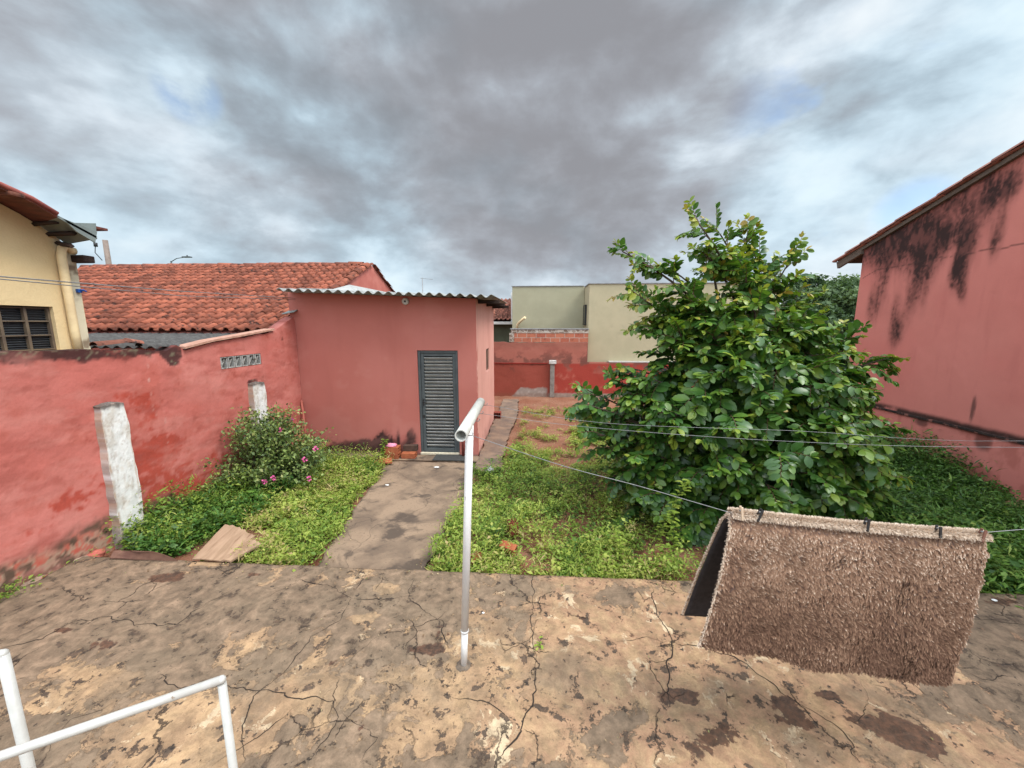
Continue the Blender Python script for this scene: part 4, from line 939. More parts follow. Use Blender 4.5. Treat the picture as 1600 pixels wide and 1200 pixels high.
# verge: tile bumps over a timber fascia that runs on past the corner
sd = Vector((0, -1, slope)).normalized()
c0 = Vector((RWX, RY1, rtop(0)))
ev = Vector(onx(1311, 396, RWX-.03)); 
bm = bmesh.new(); nrm = Vector((0, slope, 1)).normalized()
A = c0-sd*.68+Vector((-.06, 0, -.01)); B = c0+sd*9+Vector((-.06, 0, -.01))
quadpoly(bm, [A-nrm*.10, A+nrm*.045, c0+sd*9+Vector((-.06, 0, 0))+nrm*.045, c0+sd*9+Vector((-.06, 0, 0))-nrm*.03, c0+Vector((-.06, 0, 0))-nrm*.03, c0-sd*.02+Vector((-.06, 0, 0))-nrm*.10], (.055, 0, 0))
bmesh.ops.recalc_face_normals(bm, faces=bm.faces); link('fascia', bmm(bm), mat('weathered fascia', (.15, .11, .085), (.10, .075, .06), 9, .8, .4, stretch=(1, 3, 3)), rh)
tiles('verge_tiles', c0-sd*.72+Vector((-.12, 0, .03)), (1, 0, 0), tuple(sd), 14, 24, .21, .40, mat('pinkish terracotta', (.40, .16, .12), (.30, .11, .08), 6, .8, .4, 50, c3=(.14, .06, .05), t3=(.6, .7), s3=6, tint=.3), rh, 91, jit=.01)
cap_tiles('verge_cap', c0-sd*.72+Vector((-.06, 0, .07)), c0+sd*9+Vector((-.06, 0, .07)), .07, .40, mat('pinkish cap tile', (.42, .20, .16), (.34, .15, .12), 6, .8, .4, 50, c3=(.12, .06, .05), t3=(.6, .7), s3=6, tint=.3), rh, 14)
bm = bmesh.new(); quadpoly(bm, [c0-sd*.66+Vector((0, 0, .0)), c0+sd*9, c0+sd*9+Vector((5, 0, 0)), c0-sd*.66+Vector((5, 0, 0))], (0, 0, .02)); bmesh.ops.recalc_face_normals(bm, faces=bm.faces); link('roof_deck', bmm(bm), M['wood_dk'], rh)

# ------------------------------------------------------------ foliage builders
def rot_basis(ax, up_):
    ax = ax/np.linalg.norm(ax, axis=1, keepdims=True); n_ = up_-ax*np.sum(ax*up_, 1, keepdims=True); n_ /= np.linalg.norm(n_, axis=1, keepdims=True)+1e-9
    return ax, np.cross(n_, ax), n_
TL = np.array([0, .18, .42, .68, .88, 1.0]); TWd = np.array([.06, .62, 1, .95, .6, .05])
def leaves(P, A, Nn, L, W, curl, tint, fold=.18, seg=TL, wid=TWd):
    """many curved folded leaves: base P, axis A, normal Nn, length L, half width W"""
    n = len(P); A, B, Nn = rot_basis(A, Nn); K = len(seg)
    V = np.zeros((n, K, 3, 3)); 
    for k, (s, w) in enumerate(zip(seg, wid)):
        ctr = P+A*(s*L*(1-.12*curl*s))[:, None]-Nn*(curl*L*s*s*.42)[:, None]
        for q, sd_ in enumerate((-1, 0, 1)):
            V[:, k, q] = ctr+B*(sd_*w*W)[:, None]+Nn*(abs(sd_)*w*W*fold*1.2)[:, None]
    idx = []
    for k in range(K-1):
        for q in range(2): a = k*3+q; idx.append((a, a+1, a+4, a+3))
    idx = np.array(idx); F = (idx[None]+(np.arange(n)*K*3)[:, None, None]).reshape(-1, 4)
    return V.reshape(-1, 3), F, np.repeat(tint, K*3)
def simple_leaves(P, A, Nn, L, W, tint, fold=.25):
    """4 faced leaf: base, two shoulders, tip, with a midrib fold"""
    n = len(P); A, B, Nn = rot_basis(A, Nn)
    c = P+A*(L*.5)[:, None]; tip = P+A*L[:, None]-Nn*(L*.22)[:, None]
    r = c+B*W[:, None]+Nn*(W*fold)[:, None]; l = c-B*W[:, None]+Nn*(W*fold)[:, None]
    V = np.stack([P, r, tip, l, c], 1).reshape(-1, 3); b = np.arange(n)[:, None]*5
    F = np.concatenate([b+np.array([[0, 1, 4]]), b+np.array([[1, 2, 4]]), b+np.array([[2, 3, 4]]), b+np.array([[3, 0, 4]])])
    F = np.concatenate([np.stack([b[:, 0], b[:, 0]+1, b[:, 0]+2, b[:, 0]+4], 1), np.stack([b[:, 0], b[:, 0]+4, b[:, 0]+2, b[:, 0]+3], 1)])
    return V, F, np.repeat(tint, 5)
def unit(v): return v/(np.linalg.norm(v)+1e-9)

LM_tree = leafmat('glossy tree leaf', [(0, (.020, .056, .013)), (.4, (.046, .115, .019)), (.68, (.115, .20, .026)), (.88, (.27, .31, .04)), (1.0, (.36, .25, .06))], .36, .22, .45)
# ---- the big shrubby tree
def big_tree():
    rg = np.random.default_rng(5)
    root = thing('leafy_tree', (3.0, 5.6, 0), 'big shrubby tree with glossy rows of leaves standing in the yard', 'tree')
    base = np.array([3.0, 5.7, 0.0])
    LP = []; LA = []; LN = []; LL = []; LC = []; LT = []
    bmt = bmesh.new(); bmw = bmesh.new()
    def outw(p): return unit(np.array([p[0]-base[0], p[1]-base[1], .25]))
    def shoot(start, d, length, size, young, droop=.5, nsc=1.0):
        d = unit(d); n = max(5, int(length/.027*nsc)); jit0 = rg.normal(0, .22, 3); tw = rg.normal(0, .08); p = np.array(start, float); pts = [p.copy()]; dd = d.copy()
        side0 = unit(np.cross(dd, [0, 0, 1])+rg.normal(0, .15, 3)); 
        for i in range(n):
            t = i/n; dd = unit(dd+np.array([0, 0, -droop*.09*(1.2-t*.4)])+rg.normal(0, .035, 3)); p = p+dd*(length/n); pts.append(p.copy())
            n0 = np.array([0, 0, .6])+outw(p)*.75+jit0; nrm = unit(n0-dd*(n0@dd)); side = np.cross(dd, nrm)
            sgn = 1 if i % 2 else -1
            if t < .12 and rg.random() < .6: continue
            s = size*(1.0 if t < .6 else 1.0-.45*(t-.6)/.4)*rg.uniform(.62, 1.15)
            ax = unit(side*sgn+dd*rg.uniform(.35, .65)+rg.normal(0, .10, 3)-nrm*rg.uniform(-.05, .3))
            LP.append(p); LA.append(ax); LN.append(unit(nrm+rg.normal(0, .18, 3))); LL.append(s); LC.append(rg.uniform(.2, .9))
            yb = young*sst(.55, 1.0, np.array(t)); LT.append(float(np.clip(.36+rg.normal(0, .13)+tw+.42*yb+.14*sst(1.6, 3.2, p[2]), 0, 1)))
        for q in range(3):
            ax = unit(dd+rg.normal(0, .45, 3)); LP.append(p); LA.append(ax); LN.append(unit(np.array([0, 0, 1])+rg.normal(0, .3, 3))); LL.append(size*rg.uniform(.45, .75)); LC.append(.4); LT.append(float(np.clip(.52+.36*young+rg.normal(0, .08), 0, 1)))
        tube(bmw, [tuple(v) for v in pts[::3]+[pts[-1]]], [max(.0015, .0055*(1-.7*i/(len(pts[::3])))) for i in range(len(pts[::3])+1)], 4, False)
    def limb(p0, p1, r0, ntw, lowfrac=.35, droop=.5, young=.6, tl=(.3, .55), ls=.18):
        p0 = np.array(p0); p1 = np.array(p1); L = np.linalg.norm(p1-p0); n = 9; pts = []
        mid = (p0+p1)/2+np.array([0, 0, .12*L])+rg.normal(0, .05*L, 3)
        for t in np.linspace(0, 1, n): pts.append((1-t)**2*p0+2*t*(1-t)*mid+t*t*p1)
        tube(bmt, [tuple(v) for v in pts], [r0*(1-.85*i/(n-1))+.004 for i in range(n)], 6, False)
        P = np.array(pts)
        for k in range(ntw):
            t = lowfrac+(1-lowfrac)*((k+rg.random())/ntw); f = t*(n-1); i = min(int(f), n-2); p = P[i]+(P[i+1]-P[i])*(f-i); d = unit(P[i+1]-P[i])
            out = unit(np.array([p[0]-base[0], (p[1]-base[1]), .1])+rg.normal(0, .5, 3)); ln = rg.uniform(*tl)*(1.1-.35*t)
            shoot(p, d*.55+out*.55+rg.normal(0, .42, 3)+np.array([0, 0, .12]), ln, ls*rg.uniform(.85, 1.1), young*(rg.random() < .75), droop)
        shoot(P[-2], P[-1]-P[-2]+np.array([0, 0, .02]), .34, ls*.9, young, droop*.8)
    # crown envelope (height: left x, right x), measured at the depth of the trunk
    EZ = [0.15, .55, 1.0, 1.4, 1.8, 2.2, 2.6, 3.0, 3.35, 3.7]
    EL = [1.25, .88, .80, .72, .72, 1.25, 1.6, 1.75, 1.8, 1.9]
    ER = [4.40, 4.80, 4.75, 4.72, 4.45, 4.30, 3.75, 3.2, 2.9, 2.5]
    # silhouette leaders
    sil = [(1075, 322, 5.5, .9), (1110, 335, 5.6, 1), (953, 376, 5.4, 1), (972, 440, 5.3, 1), (990, 492, 5.3, .8), (1015, 550, 5.2, .6), (897, 598, 5.2, .8), (905, 640, 5.3, .5), (925, 690, 5.1, .4), (930, 740, 5.1, .3),
           (955, 800, 4.9, .3), (895, 620, 5.0, .7), (910, 668, 5.0, .5), (935, 580, 5.2, .8), (960, 560, 5.3, .8), (980, 700, 4.6, .4), (1000, 770, 4.5, .3), (1010, 620, 4.7, .6), (1060, 840, 4.4, .2), (1000, 845, 4.7, .2), (1180, 800, 4.3, .3), (1290, 700, 4.5, .5), (1260, 600, 4.7, .7), (1060, 430, 5.1, .8), (1120, 455, 5.0, .9), (1185, 440, 5.1, .9), (1100, 505, 4.9, .7), (1225, 500, 4.9, .8), (1045, 500, 5.0, .7), (1160, 400, 5.3, .9), (1250, 450, 5.6, .8), (1090, 375, 5.4, .9), (1310, 540, 5.0, .8), (1380, 640, 5.0, .6), (1400, 720, 4.8, .7), (1245, 385, 5.6, 1), (1232, 432, 5.6, .8), (1160, 352, 5.7, 1), (1190, 372, 5.5, 1), (1030, 400, 5.4, 1), (1285, 482, 5.5, .7), (1350, 508, 5.4, .9), (1418, 543, 5.3, 1),
           (1365, 600, 5.3, .5), (1408, 658, 5.2, .6), (1395, 700, 5.1, .4), (1422, 742, 5.0, .9), (1388, 785, 4.9, .3), (1330, 820, 4.8, .2), (1140, 400, 5.5, 1), (1210, 410, 5.6, 1), (1010, 460, 5.4, 1)]
    for (px, py, Y, yg) in sil:
        tip = ony(px, py, Y); c = 2.85
        h = max(.25, tip[2]-.55-.25*abs(tip[0]-c)); org = base+np.array([(tip[0]-3)*.12, (tip[1]-5.7)*.3, h*.85])
        tipn = tip-unit(tip-org)*.22
        limb(org, tipn, .014+.004*np.linalg.norm(tipn-org), int(4+5*np.linalg.norm(tipn-org)), .22, droop=.35 if py < 520 else .7, young=yg, tl=(.28, .55), ls=.145 if py < 520 else .16)
    # main stems
    for (tx, ty, tz_, r) in ((2.25, 5.5, 3.7, .05), (2.9, 5.8, 3.5, .045), (3.3, 5.6, 3.2, .045), (1.9, 5.4, 2.6, .04), (3.9, 5.5, 2.5, .04), (2.5, 5.0, 2.4, .04), (3.4, 6.2, 2.8, .04)):
        p1 = np.array([tx, ty, tz_]); b0 = base+rg.normal(0, .08, 3)*np.array([1, 1, 0])-np.array([0, 0, .05]); mid = (b0+p1)/2+np.array([-(p1-b0)[0]*.18, 0, .1]); pts = [(1-t)**2*b0+2*t*(1-t)*mid+t*t*p1 for t in np.linspace(0, 1, 10)]
        tube(bmt, [tuple(v) for v in pts], [r*(1-.8*i/9) for i in range(10)], 8, False)
        for k in range(9):
            t = rg.uniform(.45, 1); p = (1-t)**2*b0+2*t*(1-t)*mid+t*t*p1
            shoot(p, rg.normal(0, .6, 3)+np.array([0, -.2, .5]), rg.uniform(.3, .5), .125, 1, .3)
    # body limbs on the envelope, thicker towards the viewer's side and below
    N = 185
    for k in range(N):
        z = .10+2.75*rg.random()**1.15; th = rg.uniform(-math.pi, math.pi)
        if math.sin(th) > .3 and rg.random() < .65: th = -th
        xl = np.interp(z, EZ, EL); xr = np.interp(z, EZ, ER); c = (xl+xr)/2; rx = (xr-xl)/2; ry = rx*.78
        q = rg.uniform(.70, .93)
        tip = np.array([c+rx*q*math.cos(th)*.95, 5.65+ry*q*math.sin(th), z])
        h = max(.2, z-.5-.15*rx); org = np.array([base[0]*.5+c*.5, 5.7, h]); org = org+(tip-org)*.25
        limb(org, tip, .016, 8, .25, droop=.9, young=.5 if z > 1.4 else .3, tl=(.25, .5), ls=.18)
    P = np.array(LP); L = np.array(LL); T = np.array(LT)
    V, F, tt = leaves(P, np.array(LA), np.array(LN), L, L*.27, np.array(LC), T)
    print('tree leaves', len(P))
    link('crown', npmesh(V, F, {'tint': tt}), LM_tree, root, smooth=True)
    link('trunk', bmm(bmt), M['bark'], root); link('twigs', bmm(bmw), mat('young brown twig', (.16, .08, .05), (.10, .05, .03), 20, .7, 0), root)
big_tree()

LM_bush = leafmat('small bush leaf', [(0, (.03, .055, .018)), (.4, (.10, .15, .04)), (.75, (.24, .30, .08)), (1.0, (.40, .40, .16))], .5, .25)
def flower_bush():
    rg = np.random.default_rng(9); root = thing('flowering_bush', (-4.15, 6.15, 0), 'rounded bush with small leaves and a few pink flowers by the pink wall', 'bush')
    P = []; A = []; T = []; bm = bmesh.new(); tips = []
    cen = np.array([-4.22, 5.72, .0])
    for k in range(260):
        th = rg.uniform(0, 2*math.pi); ph = rg.uniform(.1, 1.45); r = rg.uniform(.70, 1.22)
        tip = cen+np.array([math.cos(th)*math.sin(ph)*.92*r, math.sin(th)*math.sin(ph)*.80*r, .20+math.cos(ph)*1.0*r])
        tip[0] = max(tip[0], -4.80); b0 = cen+rg.normal(0, .07, 3)*np.array([1, 1, 0]); mid = (b0+tip)/2+np.array([0, 0, .12]); n = 30
        pts = [(1-t)**2*b0+2*t*(1-t)*mid+t*t*tip for t in np.linspace(0, 1, 8)]; tube(bm, [tuple(v) for v in pts], [.006*(1-.8*i/7) for i in range(8)], 4, False)
        for i in range(n):
            t = .38+.62*rg.random()**.7; p = (1-t)**2*b0+2*t*(1-t)*mid+t*t*tip+rg.normal(0, .035, 3); P.append(p); A.append(rg.normal(0, 1, 3)+np.array([0, 0, .35])); T.append(np.clip(rg.normal(.42, .2)+.15*(t > .9), 0, 1))
        tips.append(tip)
    for (px, py) in ((362, 655), (345, 662), (430, 660), (470, 660), (395, 640), (448, 668), (500, 690), (350, 715)):
        tip = ony(px, py, 6.1); b0 = cen+np.array([0, 0, .3]); pts = [b0+(tip-b0)*t for t in np.linspace(0, 1, 6)]; tube(bm, [tuple(v) for v in pts], .004, 4, False)
        for i in range(60): t = rg.uniform(.6, 1.02); P.append(b0+(tip-b0)*t+rg.normal(0, .03, 3)); A.append(rg.normal(0, 1, 3)); T.append(rg.uniform(.3, .7))
    P = np.array(P); n = len(P); L = rg.uniform(.035, .070, n); V, F, tt = simple_leaves(P, np.array(A), np.tile([0, 0, 1.], (n, 1))+rg.normal(0, .5, (n, 3)), L, L*.32, np.array(T))
    link('foliage', npmesh(V, F, {'tint': tt}), LM_bush, root); link('stems', bmm(bm), M['bark'], root)
    pk = mat('magenta petal', (.55, .06, .22), (.65, .14, .32), 30, .6, 0)
    for (px, py, Y) in ((413, 752, 4.80), (483, 748, 5.0), (476, 718, 5.1), (493, 701, 5.3), (455, 656, 5.8), (438, 672, 5.5), (427, 747, 4.85)):
        c = Vector(ony(px, py, Y)); bm = bmesh.new()
        for q in range(14):
            d = Vector(rg.normal(0, 1, 3)).normalized(); s = .026; t = d.orthogonal().normalized(); u = d.cross(t)
            vs = [bm.verts.new(c+d*.012), bm.verts.new(c+d*.03+t*s*.5), bm.verts.new(c+d*.042+u*.01), bm.verts.new(c+d*.03-t*s*.5)]; bm.faces.new(vs)
        link('flower', bmm(bm), pk, root)
flower_bush()

# ---- weeds
LM_weed = leafmat('weed leaf', [(0, (.024, .055, .012)), (.28, (.09, .16, .025)), (.55, (.205, .28, .042)), (.82, (.35, .385, .08)), (1, (.36, .27, .12))], .55, .3, .25)
LM_ivy = leafmat('dark green weed leaf', [(0, (.016, .044, .011)), (.5, (.05, .12, .02)), (.8, (.11, .21, .035)), (1, (.21, .28, .06))], .45, .25, .3)
def weeds(name, label, n, sampler, hfun, size, matl, tintf, seed, cl=14):
    """clumps: little stems each carrying leaves up its height"""
    rg = np.random.default_rng(seed); pts = sampler(rg, n); x, y = pts[:, 0], pts[:, 1]; h = hfun(x, y)*(.35+rg.exponential(.55, len(x))).clip(0, 1.4); k = h > .012; x, y, h = x[k], y[k], h[k]
    m_ = len(x); X = np.repeat(x, cl); Y = np.repeat(y, cl); H = np.repeat(h, cl); N_ = m_*cl
    t = rg.random(N_)**.75; lean = np.repeat(rg.normal(0, .35, (m_, 2)), cl, 0)
    sp_ = (.02+.30*H*(1.1-t)); P = np.stack([X+lean[:, 0]*H*t+rg.normal(0, 1, N_)*sp_, Y+lean[:, 1]*H*t+rg.normal(0, 1, N_)*sp_, H*t+.004+rg.random(N_)*.012], 1)
    a = rg.uniform(0, 2*math.pi, N_); A = np.stack([np.cos(a), np.sin(a), rg.uniform(-.15, .9, N_)], 1)
    L = rg.uniform(.6, 1.3, N_)*size*(.55+.9*np.repeat(rg.random(m_)**1.5, cl)); ti = np.clip(np.repeat(tintf(x, y)+rg.normal(0, .16, m_), cl)+rg.normal(0, .08, N_)+.12*(t-.5), 0, 1)
    gr = np.repeat((rg.random(m_) < .22), cl); W_ = np.where(gr, L*.14, L*.30); L = np.where(gr, L*1.9, L); A[:, 2] = np.where(gr, A[:, 2]+.6, A[:, 2]); ti = np.where(gr, np.clip(ti+.12, 0, 1), ti)
    V, F, tt = simple_leaves(P, A, np.tile([0, 0, 1.], (N_, 1))+rg.normal(0, .35, (N_, 3)), L, W_, ti)
    o = link(name, npmesh(V, F, {'tint': tt}), matl); return tag(o, label, 'weeds', kind='stuff')
def path_r(y): return -1.13-.0*y
def in_left(rg, n):
    y = 3.66+rg.random(n)*3.4; xl = np.interp(y, [.6, 7.4], [-5.24, -4.72])+.03; xr = -2.36-(y-3.62)/3.6*.5-.05+.28*(fbm(y*3, y*0, 3)-.5)+.04; x = xl+(xr-xl)*rg.random(n)
    k = ~((x < -3.9) & (y < 3.95)) & ~((x < -3.25) & (x > -4.05) & (y < 4.45) & (rg.random(n) < .88)) & ~((y > 6.75) & (rg.random(n) < .5)); return np.stack([x, y], 1)[k]
def h_left(x, y):
    d = x+5.0; h = .10+.22*sst(1.3, .35, d)*sst(3.7, 4.4, y)+.14*fbm(x*2, y*2, 5); return h*(.15+1.7*fbm(x*3.6, y*3.6, 15, 3)**1.4)
def t_left(x, y): return .40+.18*sst(-4.2, -3.4, x)+.8*(fbm(x*3.2, y*3.2, 25)-.5)
weeds('weed_bed', 'mixed light green weeds between the pink wall and the path', 5000, in_left, h_left, .042, LM_weed, t_left, 31)
def in_darkleft(rg, n):
    y = 3.75+rg.random(n)*2.2; x = -5.0+rg.random(n)**1.2*1.15+.04*(y-3.7); k = ~((x < -4.6) & (y < 4.05)) & ~((x > -4.05) & (y < 4.4)); return np.stack([x, y], 1)[k]
weeds('broadleaf_weeds', 'dark green broadleaf weeds at the foot of the left wall', 1300, in_darkleft, lambda x, y: .08+.26*fbm(x*2, y*2, 35), .058, LM_ivy, lambda x, y: .5+.4*(fbm(x*3, y*3, 45)-.5), 33)
def soilmask(x, y):
    m_ = sst(.42, .55, fbm(x*1.5+3, y*1.5, 61, 5, .6)+.03*(8.5-y).clip(-4, 2)+.0)
    m_ = np.where(y > 9.5, m_*sst(12.4, 10.5, y)*.55, m_)
    m_ = m_*np.where((x > 1.2) & (x < 3.2) & (y < 4.9), .55*sst(.42, .58, fbm(x*2.4, y*2.4, 65)), 1)
    return m_
def in_mid(rg, n):
    y = 3.66+9*rg.random(n)**1.5; xl = np.where(y < 6.6, -1.16+.26*(fbm(y*3, y*0, 33)-.25), -.62+.12*(y-6.6).clip(0, 2)); x = xl+(4.6-xl)*rg.random(n)**1.1
    k = rg.random(n) < soilmask(x, y)*1.1; return np.stack([x, y], 1)[k]
def h_mid(x, y): return (.10+.27*fbm(x*1.8, y*1.8, 75)**1.3)*np.where(y < 7.5, 1, .6)*(.2+1.7*fbm(x*4, y*4, 77, 3)**1.4)
def t_mid(x, y): return .48+.85*(fbm(x*2.4, y*2.4, 85)-.5)+.12*sst(6, 9, y)-.25*sst(1.0, 2.2, x)*sst(7, 5, y)
weeds('lawn_weeds', 'yellow green weeds spreading over the red soil in the middle of the yard', 15500, in_mid, h_mid, .040, LM_weed, t_mid, 35)
def in_right(rg, n):
    y = 3.66+rg.random(n)*5.6; x = 4.1+2.8*rg.random(n)**.8; k = ~((y > 8) & (rg.random(n) < .5)); return np.stack([x, y], 1)[k]
def h_right(x, y):
    return (.14+.26*sst(5.4, 6.6, x)*sst(5.6, 6.6, y)+.22*fbm(x*1.5, y*1.5, 95))*(.6+.8*fbm(x*3, y*3, 97, 3))*np.where((x > 6.45) & (y < 5.7), .25, 1)
weeds('ivy_bank', 'dense dark green creeping plants along the foot of the right pink house', 15500, in_right, h_right, .052, LM_ivy, lambda x, y: .42+.28*sst(5.2, 4.0, y)+.5*(fbm(x*2, y*2, 99)-.5), 37)
# little weeds rooted in the gap along the left edge of the patio
def in_gap(rg, n):
    y = 2.0+rg.random(n)*1.7; x = np.interp(y, [.6, 7.4], [-5.24, -4.72])+.05+rg.random(n)*.14; return np.stack([x, y], 1)[rg.random(n) < .75*sst(.45, .6, fbm(y*2.4, y*0, 55))+.08]
weeds('gap_weeds', 'thin weeds growing in the rubble gap between left wall and patio', 500, in_gap, lambda x, y: .06+.16*fbm(x*3, y*3, 5), .03, LM_weed, lambda x, y: .4+0*x, 39)

# ---- small standing plants
def stem_plant(loc, h, n, s, label, matl, group=None, seed=1, name='weed_plant', tint=.55, spread=.05, name2='leaves'):
    rg = np.random.default_rng(seed); root = thing(name, loc, label, 'plant', group); P = []; A = []; loc = np.array(loc)
    bm = bmesh.new(); lean = rg.normal(0, .12, 2); pts = [loc+np.array([lean[0]*t*h, lean[1]*t*h, t*h]) for t in np.linspace(0, 1, 6)]; tube(bm, [tuple(p) for p in pts], [.006*(1-.6*i/5) for i in range(6)], 5, False)
    for i in range(n):
        t = .15+.85*i/n; a = i*2.4; P.append(loc+np.array([lean[0]*t*h, lean[1]*t*h, t*h])+rg.normal(0, spread*.3, 3)); A.append((math.cos(a), math.sin(a), rg.uniform(-.1, .6)))
    P = np.array(P); n = len(P); L = rg.uniform(.7, 1.2, n)*s; V, F, tt = leaves(P, np.array(A), np.tile([0, 0, 1.], (n, 1)), L, L*.26, np.full(n, .5), np.clip(tint+rg.normal(0, .08, n), 0, 1))
    link('leaves', npmesh(V, F, {'tint': tt}), matl, root, smooth=True); link('stem', bmm(bm), mat('green stem', (.12, .16, .05), None, 20, .7, 0), root)
pl = lambda x, y, Y: (ony(x, y, Y)[0], Y, 0)
stem_plant((1.38, 4.35, 0), 1.02, 60, .075, 'tall pale green leggy weed standing against the dark tree crown', LM_weed, seed=3, tint=.55)
stem_plant((1.55, 4.05, 0), .62, 44, .07, 'shorter green leafy weed at the front of the tree beside the leggy one', LM_weed, seed=4, tint=.5)
stem_plant((.95, 4.0, 0), .42, 34, .06, 'low bright weed with upright tips left of the tree near the patio edge', LM_weed, seed=5, tint=.6)
stem_plant((-2.98, 7.03, 0), .42, 70, .08, 'feathery green weed standing in front of the shed beside the bricks', LM_weed, seed=6, tint=.5)
p = onz(845, 1012, PZ); stem_plant((p[0], p[1], PZ), .05, 9, .035, 'tiny green seedling sprouting from a crack in the patio', LM_weed, seed=8, tint=.6)
p = onz(205, 868, 0); stem_plant((p[0]-.1, p[1]+.1, 0), .30, 70, .06, 'feathery weed between the large white buttress and the brown board', LM_weed, seed=7, tint=.45, spread=.12)

# ------------------------------------------------------------ far trees beyond the right house
LM_far = leafmat('distant foliage', [(0, (.035, .06, .03)), (.5, (.07, .11, .05)), (1, (.14, .19, .08))], .7, .2, .2)
def far_tree(loc, h, rx, label, seed, zc=.6):
    rg = np.random.default_rng(seed); root = thing('distant_tree', loc, label, 'tree', 'trees beyond the right house'); loc = np.array(loc, float)
    bm = bmesh.new(); tube(bm, [tuple(loc), tuple(loc+np.array([0, 0, h*.6]))], [.35, .18], 8); nc = 42; C_ = []
    for k in range(nc):
        a = rg.uniform(0, 6.28); e = rg.uniform(-.35, 1.0); r = rg.uniform(.45, 1)
        c = loc+np.array([math.cos(a)*rx*r*math.sqrt(1-min(.9, e*e)), math.sin(a)*rx*r*math.sqrt(1-min(.9, e*e)), h*zc+e*h*(1-zc)*r]); C_.append(c)
        if k % 3 == 0: tube(bm, [tuple(loc+np.array([0, 0, h*.35])), tuple(c)], [.12, .03], 5, False)
    link('trunk', bmm(bm), M['bark'], root); P = []; T = []
    for c in C_:
        m_ = 420; d = rg.normal(0, 1, (m_, 3)); d /= np.linalg.norm(d, axis=1)[:, None]; P.append(c+d*(rx*.26*rg.uniform(.3, 1, (m_, 1)))*np.array([1.3, 1.3, .7])); T.append(np.clip(rg.normal(.45, .15, m_)+rg.normal(0, .12), 0, 1))
    P = np.concatenate(P); T = np.concatenate(T); n = len(P); L = rg.uniform(.16, .34, n); V, F, tt = simple_leaves(P, rg.normal(0, 1, (n, 3)), np.tile([0, 0, 1.], (n, 1))+rg.normal(0, .6, (n, 3)), L, L*.45, T)
    link('crown', npmesh(V, F, {'tint': tt}), LM_far, root)
far_tree((23.2, 33, 0), 6.3, 3.6, 'broad grey green tree rising highest beyond the right house', 61, .62)
far_tree((17.5, 27, 0), 3.9, 2.3, 'low dark bushy tree between the big yard tree and the right house', 62, .5)
far_tree((27.5, 36, 0), 6.0, 3.5, 'far tree partly hidden by the corner of the right house', 63, .6)

# ------------------------------------------------------------ utility pole, street lamp, antenna
up_ = thing('utility_pole', (-34.2, 30, 0), 'weathered utility pole top rising over the orange tile roof', 'pole')
bm = bmesh.new(); tube(bm, [(-34.2, 30, 0), (-34.2, 30, 9.15)], [.30, .22], 4); link('shaft', bmm(bm), mat('grey brown concrete pole', (.22, .17, .14), (.16, .12, .10), 3, .9, .3), up_)
bm = bmesh.new(); tube(bm, [(-34.6, 29.9, 7.6), (-35.1, 29.9, 8.2), (-34.95, 29.9, 8.9)], .03, 6); tube(bm, [(-34.95, 29.9, 8.65), (-34.95, 29.9, 8.95)], .12, 8); link('insulator', bmm(bm), M['black_plastic'], up_)
sl_ = thing('street_lamp', (-28.9, 30, 0), 'street lamp arm just showing above the tile roof ridge', 'street lamp')
bm = bmesh.new(); tube(bm, [(-28.9, 30, 0), (-28.9, 30, 7.5)], .06, 8); tube(bm, [(-28.9, 30, 7.45), (-28.4, 30, 7.70), (-27.8, 30, 7.78)], .03, 6); link('post', bmm(bm), M['door_frame'], sl_)
bm = bmesh.new(); bbox(bm, (-27.85, 29.85, 7.76), (-27.2, 30.15, 7.84), .03); tube(bm, [(-27.5, 30, 7.84), (-27.5, 30, 7.94)], .05, 8); link('lamp_head', bmm(bm), M['door_frame'], sl_)
an = thing('roof_antenna', (-8.76, 30, 0), 'thin aerial mast standing above the corrugated shed roof', 'antenna')
tube_obj('mast', [(-8.76, 30, 0), (-8.76, 30, 6.1)], .035, M['wire'], an, 6)
tube_obj('boom', [(-8.9, 30, 6.05), (-8.0, 30.2, 5.98)], .015, M['wire'], an, 5)

# ------------------------------------------------------------ clothesline T post
tp = thing('clothesline_post', (-.52, 2.5, PZ), 'white tubular T shaped clothesline post set in the patio', 'clothesline post')
pb = np.array([-.517, 2.5, PZ-.02]); pt = np.array([-.437, 2.47, 1.965]); mid = pb+(pt-pb)*.17
bm = bmesh.new(); tube(bm, [pb, mid-np.array([0, 0, .001])], [.0245, .0245], 20); tube(bm, [mid, pt+(pt-pb)*.008], [.027, .027], 20, True); tube(bm, [mid-np.array([0, 0, .006]), mid+np.array([0, 0, .008])], [.030, .030], 20)
link('pole', bmm(bm), M['white_pipe'], tp)
def hollow(bm, A, B, ro, ri, seg=24):
    A = Vector(A); B = Vector(B); t = (B-A).normalized(); u = t.orthogonal().normalized(); w = t.cross(u)
    R_ = []
    for (c, r) in ((A, ro), (B, ro), (B, ri), (A, ri)): R_.append([bm.verts.new(c+(u*math.cos(6.28318*k/seg)+w*math.sin(6.28318*k/seg))*r) for k in range(seg)])
    for q in range(4):
        for k in range(seg):
            f = bm.faces.new((R_[q][k], R_[q][(k+1) % seg], R_[(q+1) % 4][(k+1) % seg], R_[(q+1) % 4][k])); f.smooth = q in (0, 2)
BA = Vector(onz(720, 681, 1.985)); BB = Vector(onz(751, 628, 1.985))
bm = bmesh.new(); hollow(bm, BA, BB, .037, .031); link('crossbar', bmm(bm), M['pipe_pale'], tp)
bd = (BB-BA); 
hooks = []
